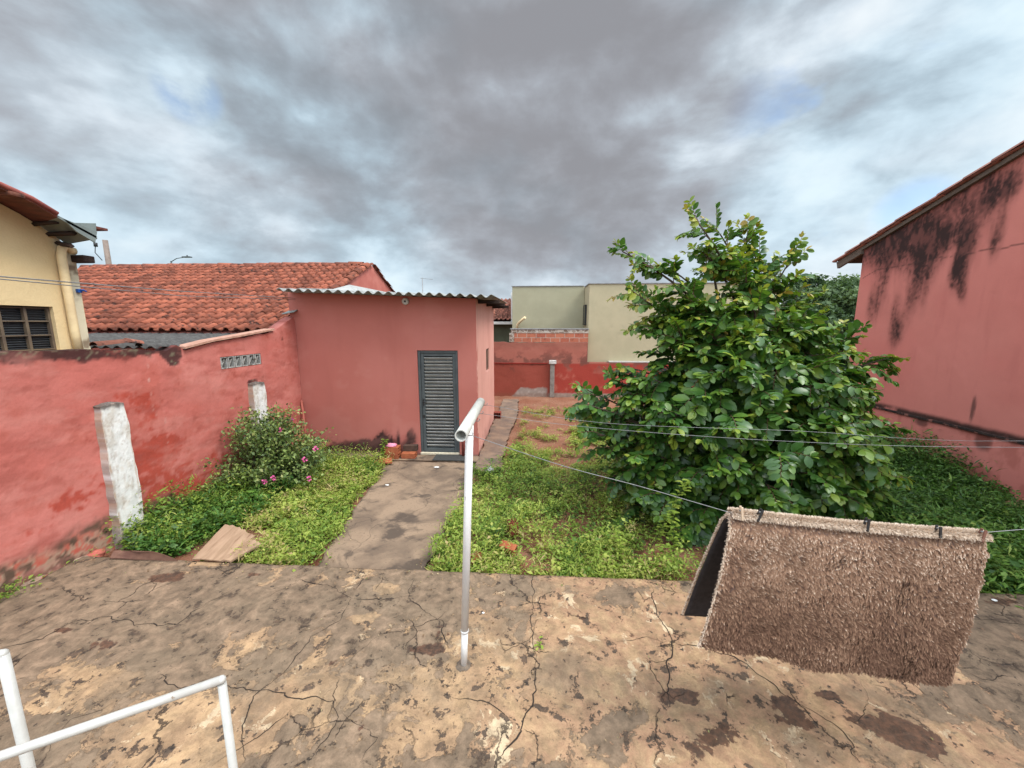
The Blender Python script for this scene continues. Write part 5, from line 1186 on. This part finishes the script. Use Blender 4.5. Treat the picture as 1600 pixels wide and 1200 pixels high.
for k, t in enumerate((.05, .40, .62, .93)):
    c = BA+bd*t+Vector((.03, 0, -.012)); hooks.append(c+Vector((.03, 0, 0))); bm = bmesh.new(); tube(bm, [c, c+Vector((.028, 0, 0)), c+Vector((.036, 0, .012)), c+Vector((.03, 0, .02))], .003, 6); tube(bm, [c+Vector((-.003, 0, 0)), c+Vector((.004, 0, 0))], .007, 8); link('hook', bmm(bm), M['wire'], tp)
bm = bmesh.new(); rgf = random.Random(3); ring = []
for q, (r_, z_) in enumerate(((.055, .003), (.044, .008), (.034, .012), (.026, .015))):
    ring.append([bm.verts.new((pb[0]+math.cos(k*.2618)*r_*(1+(.35*(rgf.random()-.5) if q < 2 else 0)), pb[1]+math.sin(k*.2618)*r_*(1+(.35*(rgf.random()-.5) if q < 2 else 0)), PZ+z_)) for k in range(24)])
for a, b_ in zip(ring[:-1], ring[1:]):
    for k in range(24): bm.faces.new((a[k], a[(k+1) % 24], b_[(k+1) % 24], b_[k]))
link('footing', bmm(bm), mat('dark mortar footing', (.17, .125, .09), (.10, .075, .055), 30, .9, .6, 60), tp, smooth=True)
# lines
def line_obj(pts, label, r=.0015, name='clothesline', cat='clothesline', group='wire clotheslines'):
    bm = bmesh.new(); tube(bm, [tuple(p) for p in pts], r, 6); return tag(link(name, bmm(bm), M['wire']), label, cat, group)
RY = 2.12
def spl(pts, n=8):
    out = []; P = [np.array(p, float) for p in pts]; P = [2*P[0]-P[1]]+P+[2*P[-1]-P[-2]]
    for i in range(1, len(P)-2):
        for t in np.arange(n)/n: out.append(.5*((2*P[i])+(-P[i-1]+P[i+1])*t+(2*P[i-1]-5*P[i]+4*P[i+1]-P[i+2])*t*t+(-P[i-1]+3*P[i]-3*P[i+1]+P[i+2])*t**3))
    out.append(P[-2]); return out
h0 = np.array(hooks[0]); R0 = ony(1141, 801, RY); R1 = ony(1538, 836, RY); R2 = ony(1600, 827, RY)
line_obj(spl([h0, ony(880, 728, RY+.05), ony(1000, 760, RY+.02), R0], 6)+spl([R0, (R0+R1)/2+np.array([0, 0, -.012]), R1, R2, (6.94, 2.2, 2.0)], 6)[1:], 'nearest wire line sagging under the weight of the shaggy rug', .0019)
h1 = np.array(hooks[2]); Y1 = h1[1]
line_obj(spl([h1, ony(925, 668, Y1), ony(1240, 690, Y1), ony(1600, 699, Y1), (6.94, Y1, 1.88)], 6), 'lower of the two thin wires crossing in front of the tree')
h2 = np.array(hooks[3]); Y2 = h2[1]
line_obj(spl([h2, ony(945, 661, Y2), ony(1240, 673, Y2), ony(1600, 689, Y2), (6.94, Y2, 1.98)], 6), 'upper of the two thin wires crossing in front of the tree')
# wires over the left wall to the shed
e0 = ony(461, 466, 7.30); 
line_obj([onx(0, 432, -4.2)+(onx(0, 432, -4.2)-e0)*.8, onx(0, 432, -4.2), ony(280, 455, 5.2), e0], 'upper thin wire running from the left edge to the shed corner', .006, 'overhead_wire', 'wire', 'overhead wires on the left')
line_obj([onx(0, 436, -4.3)+(onx(0, 436, -4.3)-e0)*.8, onx(0, 436, -4.3), ony(280, 462, 5.2), e0+np.array([0, 0, -.03])], 'lower thin wire running from the left edge to the shed corner', .005, 'overhead_wire', 'wire', 'overhead wires on the left')

# ------------------------------------------------------------ shaggy rug
def rug():
    rg = np.random.default_rng(21); root = thing('shaggy_rug', (1.7, RY, .7), 'brown shaggy bath rug folded over the clothesline on the right', 'rug')
    tl_, tr_ = R0+np.array([0, 0, .0]), R1; bl_ = ony(1088, 1000, RY-.17); br_ = ony(1476, 1066, RY-.12)
    b2l = ony(1072, 966, RY+.26); b2r = ony(1478, 1035, RY+.26)
    nu, nv = 60, 44
    def surf(tlp, trp, blp, brp, bulge, sgn):
        U_, V_ = np.meshgrid(np.linspace(0, 1, nu), np.linspace(0, 1, nv)); P = (tlp*(1-U_)[..., None]+trp*U_[..., None])*(1-V_)[..., None]+(blp*(1-U_)[..., None]+brp*U_[..., None])*V_[..., None]
        P[..., 1] += sgn*bulge*np.sin(V_*math.pi*.9)*(1+.5*np.sin(U_*5))+sgn*.012*np.sin(U_*17)*V_
        P[..., 1] += sgn*.028*sst(0, .10, V_)
        P[..., 2] += -.03*np.sin(V_*math.pi)*0+.01*np.sin(U_*9)*V_; 
        P[..., 2] -= .012*np.sin(U_*math.pi)*(1-V_)
        return P
    Pf = surf(tl_, tr_, bl_, br_, .035, -1); Pb = surf(tl_, tr_, b2l, b2r, .02, 1)
    def panel(P, name, matl, t):
        V = np.concatenate([P.reshape(-1, 3), (P+np.array([0, t, 0])).reshape(-1, 3)]); n = nu*nv; i, j = np.meshgrid(np.arange(nu-1), np.arange(nv-1)); a = (j*nu+i).ravel()
        F = [np.stack([a, a+1, a+nu+1, a+nu], 1), np.stack([a+n+nu, a+n+nu+1, a+n+1, a+n], 1)]
        for idx in (np.arange(nu), np.arange(nu)+(nv-1)*nu, np.arange(nv)*nu, np.arange(nv)*nu+nu-1): F.append(np.stack([idx[:-1], idx[1:], idx[1:]+n, idx[:-1]+n], 1))
        return link(name, npmesh(V, np.concatenate(F)), matl, root)
    back = mat('charcoal rubber backing', (.035, .03, .032), (.022, .02, .021), 30, .8, .3)
    panel(Pf, 'front_backing', mat('brown pile base', (.12, .07, .052), (.08, .045, .034), 30, .95, .3), .012); panel(Pb, 'rear_backing', back, -.012)
    # pile
    m_, g, b = newmat('shaggy brown pile'); at = g.n('ShaderNodeAttribute', attribute_name='tint').outputs['Fac']
    cr = g.n('ShaderNodeValToRGB', {0: at}); e = cr.color_ramp; e.elements[0].color = (.105, .052, .031, 1); e.elements[1].color = (.70, .56, .43, 1); q = e.elements.new(.5); q.color = (.275, .158, .097, 1)
    g.set(b.inputs['Base Color'], cr.outputs[0]); b.inputs['Roughness'].default_value = .9
    def fur(P, nt, sgn, name, cream=0.0, per=7):
        """locks of pile: each lock is a few strands that lean together and meet at a pale tip"""
        u = rg.random(nt); v = rg.random(nt)**.97; ang = (fbm(u*11, v*8, 801, 4)-.5)*4.6+(fbm(u*40, v*30, 803, 3)-.5)*2.6+.35
        dwn = np.stack([np.sin(ang)*.85, np.full(nt, sgn*.30), -np.abs(np.cos(ang))*.9-.25], 1)+rg.normal(0, .20, (nt, 3)); dwn /= np.linalg.norm(dwn, axis=1)[:, None]
        L = rg.uniform(.009, .019, nt); clb = fbm(u*6, v*4.5, 807, 4); tb = .20+.30*(clb-.5)+rg.normal(0, .16, nt)+.27*sst(.62, .0, v)-.13*sst(.5, 1.0, v)+.3*(u < .012)+.2*(u > .985)+.5*sst(.035, .0, v)+cream  # top paler, bottom darker: light from above put into the pile colour
        su = .0034/1.32; sv = .0034/.85; R_ = lambda a_: np.repeat(a_, per, 0); n = nt*per
        U2 = np.clip(R_(u)+rg.normal(0, su, n), 0, 1); V2 = np.clip(R_(v)+rg.normal(0, sv, n), 0, 1)
        def at_(uu, vv):
            fi = uu*(nu-1); fj = vv*(nv-1); i = np.minimum(fi.astype(int), nu-2); j = np.minimum(fj.astype(int), nv-2); a_ = (fi-i)[:, None]; c_ = (fj-j)[:, None]
            return (P[j, i]*(1-a_)+P[j, i+1]*a_)*(1-c_)+(P[j+1, i]*(1-a_)+P[j+1, i+1]*a_)*c_
        B = at_(U2, V2); C0 = R_(at_(u, v)); D = R_(dwn); LL_ = R_(L)*rg.uniform(.8, 1.1, n); out = np.array([0, sgn, 0.0]); side = np.cross(D, out); side /= np.linalg.norm(side, axis=1)[:, None]+1e-9
        w = rg.uniform(.0009, .0018, n); p0 = B+out*.001; tip = C0+D*LL_[:, None]+out*(LL_*.30)[:, None]+rg.normal(0, .0010, (n, 3)); p1 = (B+D*(LL_*.45)[:, None]+out*(LL_*.42)[:, None])*.6+(p0+tip)*.2
        V = np.stack([p0-side*w[:, None], p0+side*w[:, None], p1-side*w[:, None], p1+side*w[:, None], tip-side*w[:, None]*.4, tip+side*w[:, None]*.4], 1).reshape(-1, 3)
        k = (np.arange(n)*6)[:, None]; F = np.concatenate([k+np.array([[0, 1, 3, 2]]), k+np.array([[2, 3, 5, 4]])])
        tb = R_(tb)+rg.normal(0, .05, n); T = np.clip(np.stack([tb*.2, tb*.2, tb*.75, tb*.75, tb*1.35+.10, tb*1.35+.10], 1).ravel(), 0, 1)
        link(name, npmesh(V, F, {'tint': T}), m_, root)
    fur(Pf, 21000, -1, 'front_pile'); fur(Pb, 4500, 1, 'rear_pile', .25)
    # fold over the line and pale edges
    n = 13000; u = rg.random(n); c = R0+(R1-R0)*u[:, None]+np.array([0, 0, -.012])*np.sin(u*math.pi)[:, None]; a = rg.uniform(-.55, math.pi+.55, n)
    d = np.stack([rg.normal(0, .25, n), np.cos(a), np.sin(a)], 1); d /= np.linalg.norm(d, axis=1)[:, None]; B = c+d*np.array([0, .030, .014]); L = rg.uniform(.012, .022, n); w = .0018; s = np.cross(d, [1., 0, 0]); s = np.cross(d, rg.normal(0, 1, (n, 3))); s /= np.linalg.norm(s, axis=1)[:, None]
    V = np.stack([B-s*w, B+s*w, B+d*(L*.5)[:, None]+s*w, B+d*(L*.5)[:, None]-s*w, B+d*L[:, None]+s*w*.4-np.array([0, 0, .004]), B+d*L[:, None]-s*w*.4-np.array([0, 0, .004])], 1).reshape(-1, 3); k = (np.arange(n)*6)[:, None]
    T = np.clip(np.tile([.8, .8, 1, 1, 1.1, 1.1], n)+np.repeat(rg.normal(0, .16, n), 6), 0, 1)
    link('fold_pile', npmesh(V, np.concatenate([k+np.array([[0, 1, 2, 3]]), k+np.array([[3, 2, 4, 5]])]), {'tint': T}), m_, root)
    n = 3600; tt_ = rg.random(n); i_ = np.minimum((tt_*(nv-1)).astype(int), nv-2); which = rg.random(n) < .6
    E_ = np.where(which[:, None], Pb[i_, 0]+(Pb[i_+1, 0]-Pb[i_, 0])*(tt_*(nv-1)-i_)[:, None]+np.array([0, .004, 0]), Pf[i_, 0]+(Pf[i_+1, 0]-Pf[i_, 0])*(tt_*(nv-1)-i_)[:, None])
    d = np.stack([rg.uniform(-1, -.1, n), np.where(which, rg.uniform(.1, 1.2, n), rg.uniform(-1, 0, n)), rg.normal(-.3, .4, n)], 1); d /= np.linalg.norm(d, axis=1)[:, None]; L = rg.uniform(.010, .020, n); s = np.cross(d, rg.normal(0, 1, (n, 3))); s /= np.linalg.norm(s, axis=1)[:, None]
    V = np.stack([E_-s*w, E_+s*w, E_+d*(L*.5)[:, None]+s*w, E_+d*(L*.5)[:, None]-s*w, E_+d*L[:, None]+s*w*.4, E_+d*L[:, None]-s*w*.4], 1).reshape(-1, 3); k = (np.arange(n)*6)[:, None]
    link('edge_fringe', npmesh(V, np.concatenate([k+np.array([[0, 1, 2, 3]]), k+np.array([[3, 2, 4, 5]])]), {'tint': np.clip(np.tile([.6, .6, .8, .8, 1, 1], n)+np.repeat(rg.normal(0, .15, n), 6), 0, 1)}), m_, root)
    tube_obj('fold', [tuple(v) for v in [R0+(R1-R0)*t+np.array([0, 0, -.014*math.sin(t*math.pi)-.012]) for t in np.linspace(0, 1, 12)]], .022, mat('cream pile base', (.40, .31, .24), None, 20, .95, .3), root, 8)
rug()
# clothes pegs
def peg(t, h, tilt, col, label):
    c = Vector(R0+(R1-R0)*t); root = thing('clothespin', c, label, 'clothespin', 'clothespins along the rug')
    Mx = Matrix.Translation(c+Vector((0, -.030, .020))) @ Matrix.Rotation(R(tilt), 4, 'Y')
    for s in (-1, 1):
        bm = bmesh.new(); Mp = Mx @ Matrix.Rotation(R(5*s), 4, 'X'); bbox(bm, (-.006, s*.0055-.0035, -.040), (.006, s*.0055+.0035, h), .0015, Mp @ Matrix.Translation((0, s*.006, 0))); link('prong', bmm(bm), col, root)
    bm = bmesh.new(); tube(bm, [Mx @ Vector((-.009, 0, .012)), Mx @ Vector((.009, 0, .012))], .0045, 8); link('spring', bmm(bm), M['wire'], root)
palew = mat('pale peg wood', (.62, .48, .34), (.5, .36, .25), 30, .7, .2); brn = mat('brown peg wood', (.20, .09, .06), (.14, .06, .04), 30, .7, .2)
peg(.032, .034, -4, palew, 'pale wooden clothespin at the left end of the rug')
peg(.105, .030, 22, M['black_plastic'], 'black clothespin leaning right, next to the pale one')
peg(.525, .030, 4, M['black_plastic'], 'black clothespin at the middle of the rug top')
peg(.80, .022, -3, M['black_plastic'], 'black clothespin between the middle one and the brown one')
peg(.965, .026, 12, brn, 'brown clothespin at the right end of the rug')

# ------------------------------------------------------------ stair rails at lower left
ZR = 1.36
c1 = onz(346, 1062, ZR); e1 = onz(0, 1182, ZR); ext = e1+(e1-c1)*.7
hr = thing('stair_railing', (c1[0], c1[1], PZ), 'white tubular railing corner in the lower left foreground', 'railing')
cv = Vector(c1); dv = (Vector(e1)-cv).normalized()
bm = bmesh.new(); tube(bm, [cv+dv*.0, Vector(ext)], .0145, 20); bmesh.ops.create_uvsphere(bm, u_segments=16, v_segments=10, radius=.0147, matrix=Matrix.Translation(cv)); link('top_rail', bmm(bm), M['white_paint'], hr, smooth=True)
bm = bmesh.new(); tube(bm, [cv+Vector((0, 0, -.016)), (cv.x, cv.y, PZ-.01)], .014, 20); link('post', bmm(bm), M['white_paint'], hr)
c2 = onz(4, 1022, 1.45); cv2 = Vector(c2)
hr2 = thing('far_stair_railing', (c2[0], c2[1], PZ), 'white railing post at the left edge behind the railing corner', 'railing')
bm = bmesh.new(); tube(bm, [cv2, (cv2.x, cv2.y, PZ-.01)], .0165, 20); link('post', bmm(bm), M['white_paint'], hr2)
bm = bmesh.new(); tube(bm, [cv2+Vector((0, 0, .0)), cv2+Vector((-1.2, -.25, 0))], .0162, 20); bmesh.ops.create_uvsphere(bm, u_segments=16, v_segments=10, radius=.0167, matrix=Matrix.Translation(cv2)); link('top_rail', bmm(bm), M['white_paint'], hr2, smooth=True)

# ------------------------------------------------------------ bricks and litter
def hbrick(loc, rot, matl, label, dims=(.19, .14, .09), cells=(3, 2), name='hollow_brick'):
    """fired clay block with open cells along its length"""
    Lx, Wy, Hz = dims; t = .009; bm = bmesh.new()
    Mx = Matrix.Translation(loc) @ Matrix.Rotation(R(rot[2]), 4, 'Z') @ Matrix.Rotation(R(rot[1]), 4, 'Y') @ Matrix.Rotation(R(rot[0]), 4, 'X')
    ny, nz = cells
    for k in range(ny+1):
        y = -Wy/2+(Wy-t)*k/ny; bbox(bm, (-Lx/2, y, -Hz/2), (Lx/2, y+t, Hz/2), .0015, Mx)
    for k in range(nz+1):
        z = -Hz/2+(Hz-t)*k/nz
        for q in range(ny):
            y = -Wy/2+(Wy-t)*q/ny+t; y2 = -Wy/2+(Wy-t)*(q+1)/ny; bbox(bm, (-Lx/2+.0005, y, z), (Lx/2-.0005, y2, z+t), 0, Mx)
    bbox(bm, (-.004, -Wy/2+t, -Hz/2+t), (.004, Wy/2-t, Hz/2-t), 0, Mx)
    o = link(name, bmm(bm), matl); return tag(o, label, 'brick', 'loose clay bricks in the yard')
p = onz(801, 838); hbrick((p[0], p[1], .12), (6, -90, 12), M['red_brick'], 'dark red hollow brick standing on end in the weeds', dims=(.16, .14, .11), cells=(3, 2))
p = onz(790, 866); hbrick((p[0]+.03, p[1]-.02, .10), (12, 8, -18), M['orange_brick'], 'bright orange brick lying tilted in the weeds', dims=(.19, .10, .07), cells=(2, 1))
p = onz(742, 885); hbrick((p[0], p[1]+.02, .07), (20, 14, 40), M['orange_brick'], 'broken brick half buried behind the white pole near the patio edge', dims=(.17, .12, .09), cells=(2, 2))
hbrick((-1.06, 10.45, .135), (0, 0, 90), M['red_brick'], 'dark red hollow brick on the side walk near the far shed corner', dims=(.24, .19, .17), cells=(3, 2))
p = onz(722, 700); 
bx = -2.78; by = 7.17
hbrick((bx-.03, by, .20), (0, 0, 4), M['orange_brick'], 'topmost orange block of the pile beside the shed door', dims=(.28, .19, .12), cells=(2, 2))
hbrick((bx-.02, by-.005, .087), (0, 0, -3), M['orange_brick'], 'orange block under the topmost one in the pile by the shed door', dims=(.28, .19, .10), cells=(2, 2))
hbrick((bx+.30, by+.01, .09), (0, 0, 2), M['orange_brick'], 'single low orange block at the right of the pile by the shed door', dims=(.27, .17, .10), cells=(2, 2))
hbrick((bx+.30, by+.12, .20), (0, 0, 2), mat('blackened brick', (.05, .03, .022), (.09, .05, .035), 12, .9, .5), 'mould blackened block leaning at the shed wall behind the low orange one', dims=(.27, .12, .11), cells=(2, 2))
def flat_tile(loc, rot, dims, label):
    bm = bmesh.new(); Mx = Matrix.Translation(loc) @ Matrix.Rotation(R(rot[2]), 4, 'Z') @ Matrix.Rotation(R(rot[0]), 4, 'X')
    nx = 9
    for k in range(nx):
        x = -dims[0]/2+dims[0]*k/nx; h = .012*math.sin(math.pi*(k+.5)/nx); bbox(bm, (x, -dims[1]/2, h), (x+dims[0]/nx*.999, dims[1]/2, h+dims[2]), 0, Mx)
    return tag(link('clay_tile', bmm(bm), M['orange_brick']), label, 'clay tile', 'clay tiles lying in the weeds')
flat_tile((-2.86, 6.78, .075), (8, 0, 25), (.34, .20, .02), 'flat orange clay tile at the edge of the path by the weeds')
flat_tile((-3.14, 6.74, .09), (-14, 0, 60), (.16, .12, .02), 'small orange tile fragment half hidden in weeds left of the flat tile')
# pink cloth on the bricks
def crumple(name, c, rx, ry, rz, matl, label, cat, seed, bottom=True):
    bm = bmesh.new(); bmesh.ops.create_icosphere(bm, subdivisions=4, radius=1); rg = np.random.default_rng(seed)
    for v in bm.verts:
        n_ = .68+.6*float(fbm(v.co.x*2.3+seed, v.co.y*2.3+v.co.z*3.1, seed, 4)); v.co = Vector((v.co.x*rx*n_, v.co.y*ry*n_, max(-.5, v.co.z)*rz*n_))+Vector(c)
    return tag(link(name, bmm(bm), matl, smooth=True), label, cat)
crumple('pink_cloth', (bx-.05, by, .285), .12, .08, .035, M['pinkcloth'], 'crumpled pink cloth on top of the bricks by the shed door', 'cloth', 4)
p = onz(766, 742); crumple('plastic_bag', (p[0], p[1], .07), .085, .08, .085, mat('crumpled white and dark plastic', (.70, .68, .70), (.08, .06, .06), 24, .5, .3, 30, .01, spec=.4), 'crumpled white plastic bag at the edge of the side walk', 'bag', 6)
bm = bmesh.new(); bbox(bm, (-1.98, 7.02, .042), (-1.28, 7.34, .056), .003, Matrix.Rotation(0, 4, 'Z')); tag(link('door_mat', bmm(bm), M['grey_cloth']), 'thin dark mat on the concrete in front of the shed door', 'mat')
# litter flecks
def fleck(px, py, z, s, label):
    c = onz(px, py, z+.006); bm = bmesh.new(); vs = []
    for k in range(7): a = k*.9; r = s*random.uniform(.5, 1); vs.append((c[0]+math.cos(a)*r*1.5, c[1]+math.sin(a)*r, c[2]+random.uniform(0, .003)))
    quadpoly(bm, vs, (0, 0, .0025)); bmesh.ops.recalc_face_normals(bm, faces=bm.faces); tag(link('paper_scrap', bmm(bm), mat('white scrap', (.78, .76, .72), None, 9, .7, 0)), label, 'scrap', 'white scraps on the ground')
fleck(1553, 938, PZ, .022, 'white scrap on the dark stain at the right end of the patio'); fleck(605, 758, .03, .03, 'white scrap on the left edge of the path'); fleck(682, 730, .03, .045, 'pale torn scrap on the path in front of the shed door mat'); fleck(755, 958, PZ, .01, 'small white fleck on the patio right of the pole')

rg = np.random.default_rng(77); n = 620
yy = np.where(rg.random(n) < .45, 3.58-rg.exponential(.10, n), rg.uniform(1.0, 3.55, n)); xx = rg.uniform(-4.8, 5.2, n); zl = np.full(n, PZ+.012)
m2 = 420; y2 = rg.uniform(3.7, 7.3, m2); x2 = np.where(rg.random(m2) < .5, -2.4-(y2-3.6)*.14+rg.exponential(.12, m2), -1.15-rg.exponential(.10, m2)); m3 = 500; y3 = rg.uniform(6, 13.8, m3); x3 = rg.uniform(-1.0, 3.5, m3)
P_ = np.stack([np.concatenate([xx, x2, x3]), np.concatenate([yy, y2, y3]), np.concatenate([zl, np.full(m2, .045), np.full(m3, .04)])], 1); N_ = len(P_)
A_ = np.stack([rg.normal(0, 1, N_), rg.normal(0, 1, N_), rg.normal(0, .12, N_)], 1); L_ = rg.uniform(.008, .026, N_); L_[-m3:] *= 2
V, F, tt = simple_leaves(P_, A_, np.tile([0, 0, 1.], (N_, 1))+rg.normal(0, .25, (N_, 3)), L_, L_*rg.uniform(.12, .4, N_), rg.random(N_))
tag(link('leaf_litter', npmesh(V, F, {'tint': tt}), leafmat('dry litter', [(0, (.06, .035, .02)), (.5, (.20, .12, .06)), (.85, (.38, .28, .16)), (1, (.10, .14, .03))], .8, .05, .2)), 'dry leaves and crumbs scattered over patio, path and soil', 'litter', kind='stuff')

# boards at the patio edge
def board(name, outline, z, tilt, matl, label, thick=.012, warp=.03, split=0):
    """plywood sheet with ragged ends: outline of ground points, raised edge"""
    bm = bmesh.new(); P = [Vector(p) for p in outline]; nu, nv = 22, 12
    a, b_, c, d = P; grid = []
    for j in range(nv+1):
        row = []
        for i in range(nu+1):
            u = i/nu; v = j/nv; rag = .05*(random.random()-.5)*(split if i == nu else 0)
            p = (a*(1-u)+b_*u)*(1-v)+(d*(1-u)+c*u)*v; p = p+(b_-a)*rag; p.z += warp*math.sin(math.pi*v)*(.4+u)+.008*float(vn(u*6, v*6, 4)); row.append(p)
        grid.append(row)
    for off in (0, 1):
        for j in range(nv):
            for i in range(nu):
                q = [grid[j][i], grid[j][i+1], grid[j+1][i+1], grid[j+1][i]]
                if off: q = [x-Vector((0, 0, thick)) for x in q][::-1]
                bm.faces.new([bm.verts.new(x) for x in q])
    def strip(l):
        for x, y in zip(l[:-1], l[1:]): bm.faces.new([bm.verts.new(v) for v in (x, y, y-Vector((0, 0, thick)), x-Vector((0, 0, thick)))])
    strip(grid[0]); strip(grid[-1][::-1]); strip([r[0] for r in grid][::-1]); strip([r[-1] for r in grid])
    bmesh.ops.remove_doubles(bm, verts=bm.verts, dist=.0005); bmesh.ops.recalc_face_normals(bm, faces=bm.faces)
    return tag(link(name, bmm(bm), matl), label, 'board', 'old boards at the patio edge')
V3 = lambda px, py, z: Vector(onz(px, py, z))
board('plywood_board', [V3(300, 874, .16), V3(352, 819, .25), V3(398, 838, .22), V3(345, 877, .15)], 0, 0, M['plank'], 'pale brown plywood sheet leaning up out of the weeds', .012, .02, 1)
board('warped_board', [V3(180, 860, .19), V3(215, 862, .24), V3(278, 876, .16), V3(172, 872, .15)], 0, 0, M['plank_dk'], 'dark warped plywood piece lying on the patio corner', .012, .03, 0)
board('split_board', [V3(346, 876, .16), V3(385, 845, .20), V3(408, 850, .18), V3(360, 877, .15)], 0, 0, M['plank'], 'narrow splintered board with a whitish edge beside the plywood sheet', .02, .02, 1)
# broom handle in the corner, thin sticks by the door
def stick(A, B, r, matl, name, label, cat):
    return tag(tube_obj(name, [A, B], r, matl, None, 8), label, cat)
stick(tuple(ony(471, 626, 7.36)), tuple(ony(481, 705, 7.15)), .022, mat('pink painted pole', (.36, .10, .07), None, 9, .7, .2), 'leaning_pole', 'thin pink pole leaning in the corner of shed and left wall', 'pole')
stick(tuple(ony(723, 660, 7.36)), tuple(ony(724, 712, 7.28)), .03, mat('dark red pipe', (.20, .045, .035), None, 9, .6, .2), 'red_pipe', 'short dark red pipe standing right of the shed door', 'pipe')
stick(tuple(ony(412, 628, 6.55)), tuple(ony(428, 668, 6.5)), .012, M['wood_dk'], 'dry_stick', 'dark dry stick rising from the bush beside the smaller white buttress', 'stick')

# stones at the foot of the right house and the left wall gap
def stone(c, s, seed, label, group, matl):
    bm = bmesh.new(); bmesh.ops.create_icosphere(bm, subdivisions=3, radius=1)
    for v in bm.verts:
        n_ = .75+.5*float(fbm(v.co.x*1.5+seed*3.1, v.co.y*1.5+v.co.z*1.7, seed, 3)); v.co = Vector((v.co.x*s[0]*n_, v.co.y*s[1]*n_, v.co.z*s[2]*n_))+Vector(c)
    return tag(link('rubble_stone', bmm(bm), matl), label, 'stone', group)
gs = 'rubble at the foot of the right house'
stone((6.83, 5.95, .06), (.12, .17, .12), 1, 'pale pointed stone at the pink house foot, farthest of its heap', gs, M['stone'])
stone((6.80, 5.62, .05), (.13, .15, .10), 2, 'reddish broad stone in the middle of the heap by the right house', gs, mat('reddish stone', (.32, .14, .10), (.24, .10, .07), 7, .9, .6, 25, .02))
stone((6.85, 5.30, .07), (.11, .16, .13), 3, 'pale stone nearest the frame edge in the heap by the right house', gs, M['stone'])
gs2 = 'broken masonry in the gap by the left wall'
for k, (px, py, r_, lb) in enumerate(((20, 905, .07, 'pale broken masonry lump nearest the frame edge in the left wall gap'), (70, 905, .06, 'reddish masonry lump left of the gap weeds'), (105, 872, .055, 'small pinkish masonry chip in the middle of the left wall gap'), (135, 862, .05, 'masonry lump in the gap just before the large white buttress'))):
    p = onz(px, py, .12); xw = np.interp(p[1], [.6, 7.395], [-5.24, -4.72])+.09
    stone((xw, p[1], .08), (.07, r_*1.8, r_), 10+k, lb, gs2, M['stone'] if k % 2 == 0 else mat('pink painted masonry', (.42, .11, .08), (.30, .09, .06), 7, .9, .6, 25, .02))
print('objects', len(bpy.data.objects))
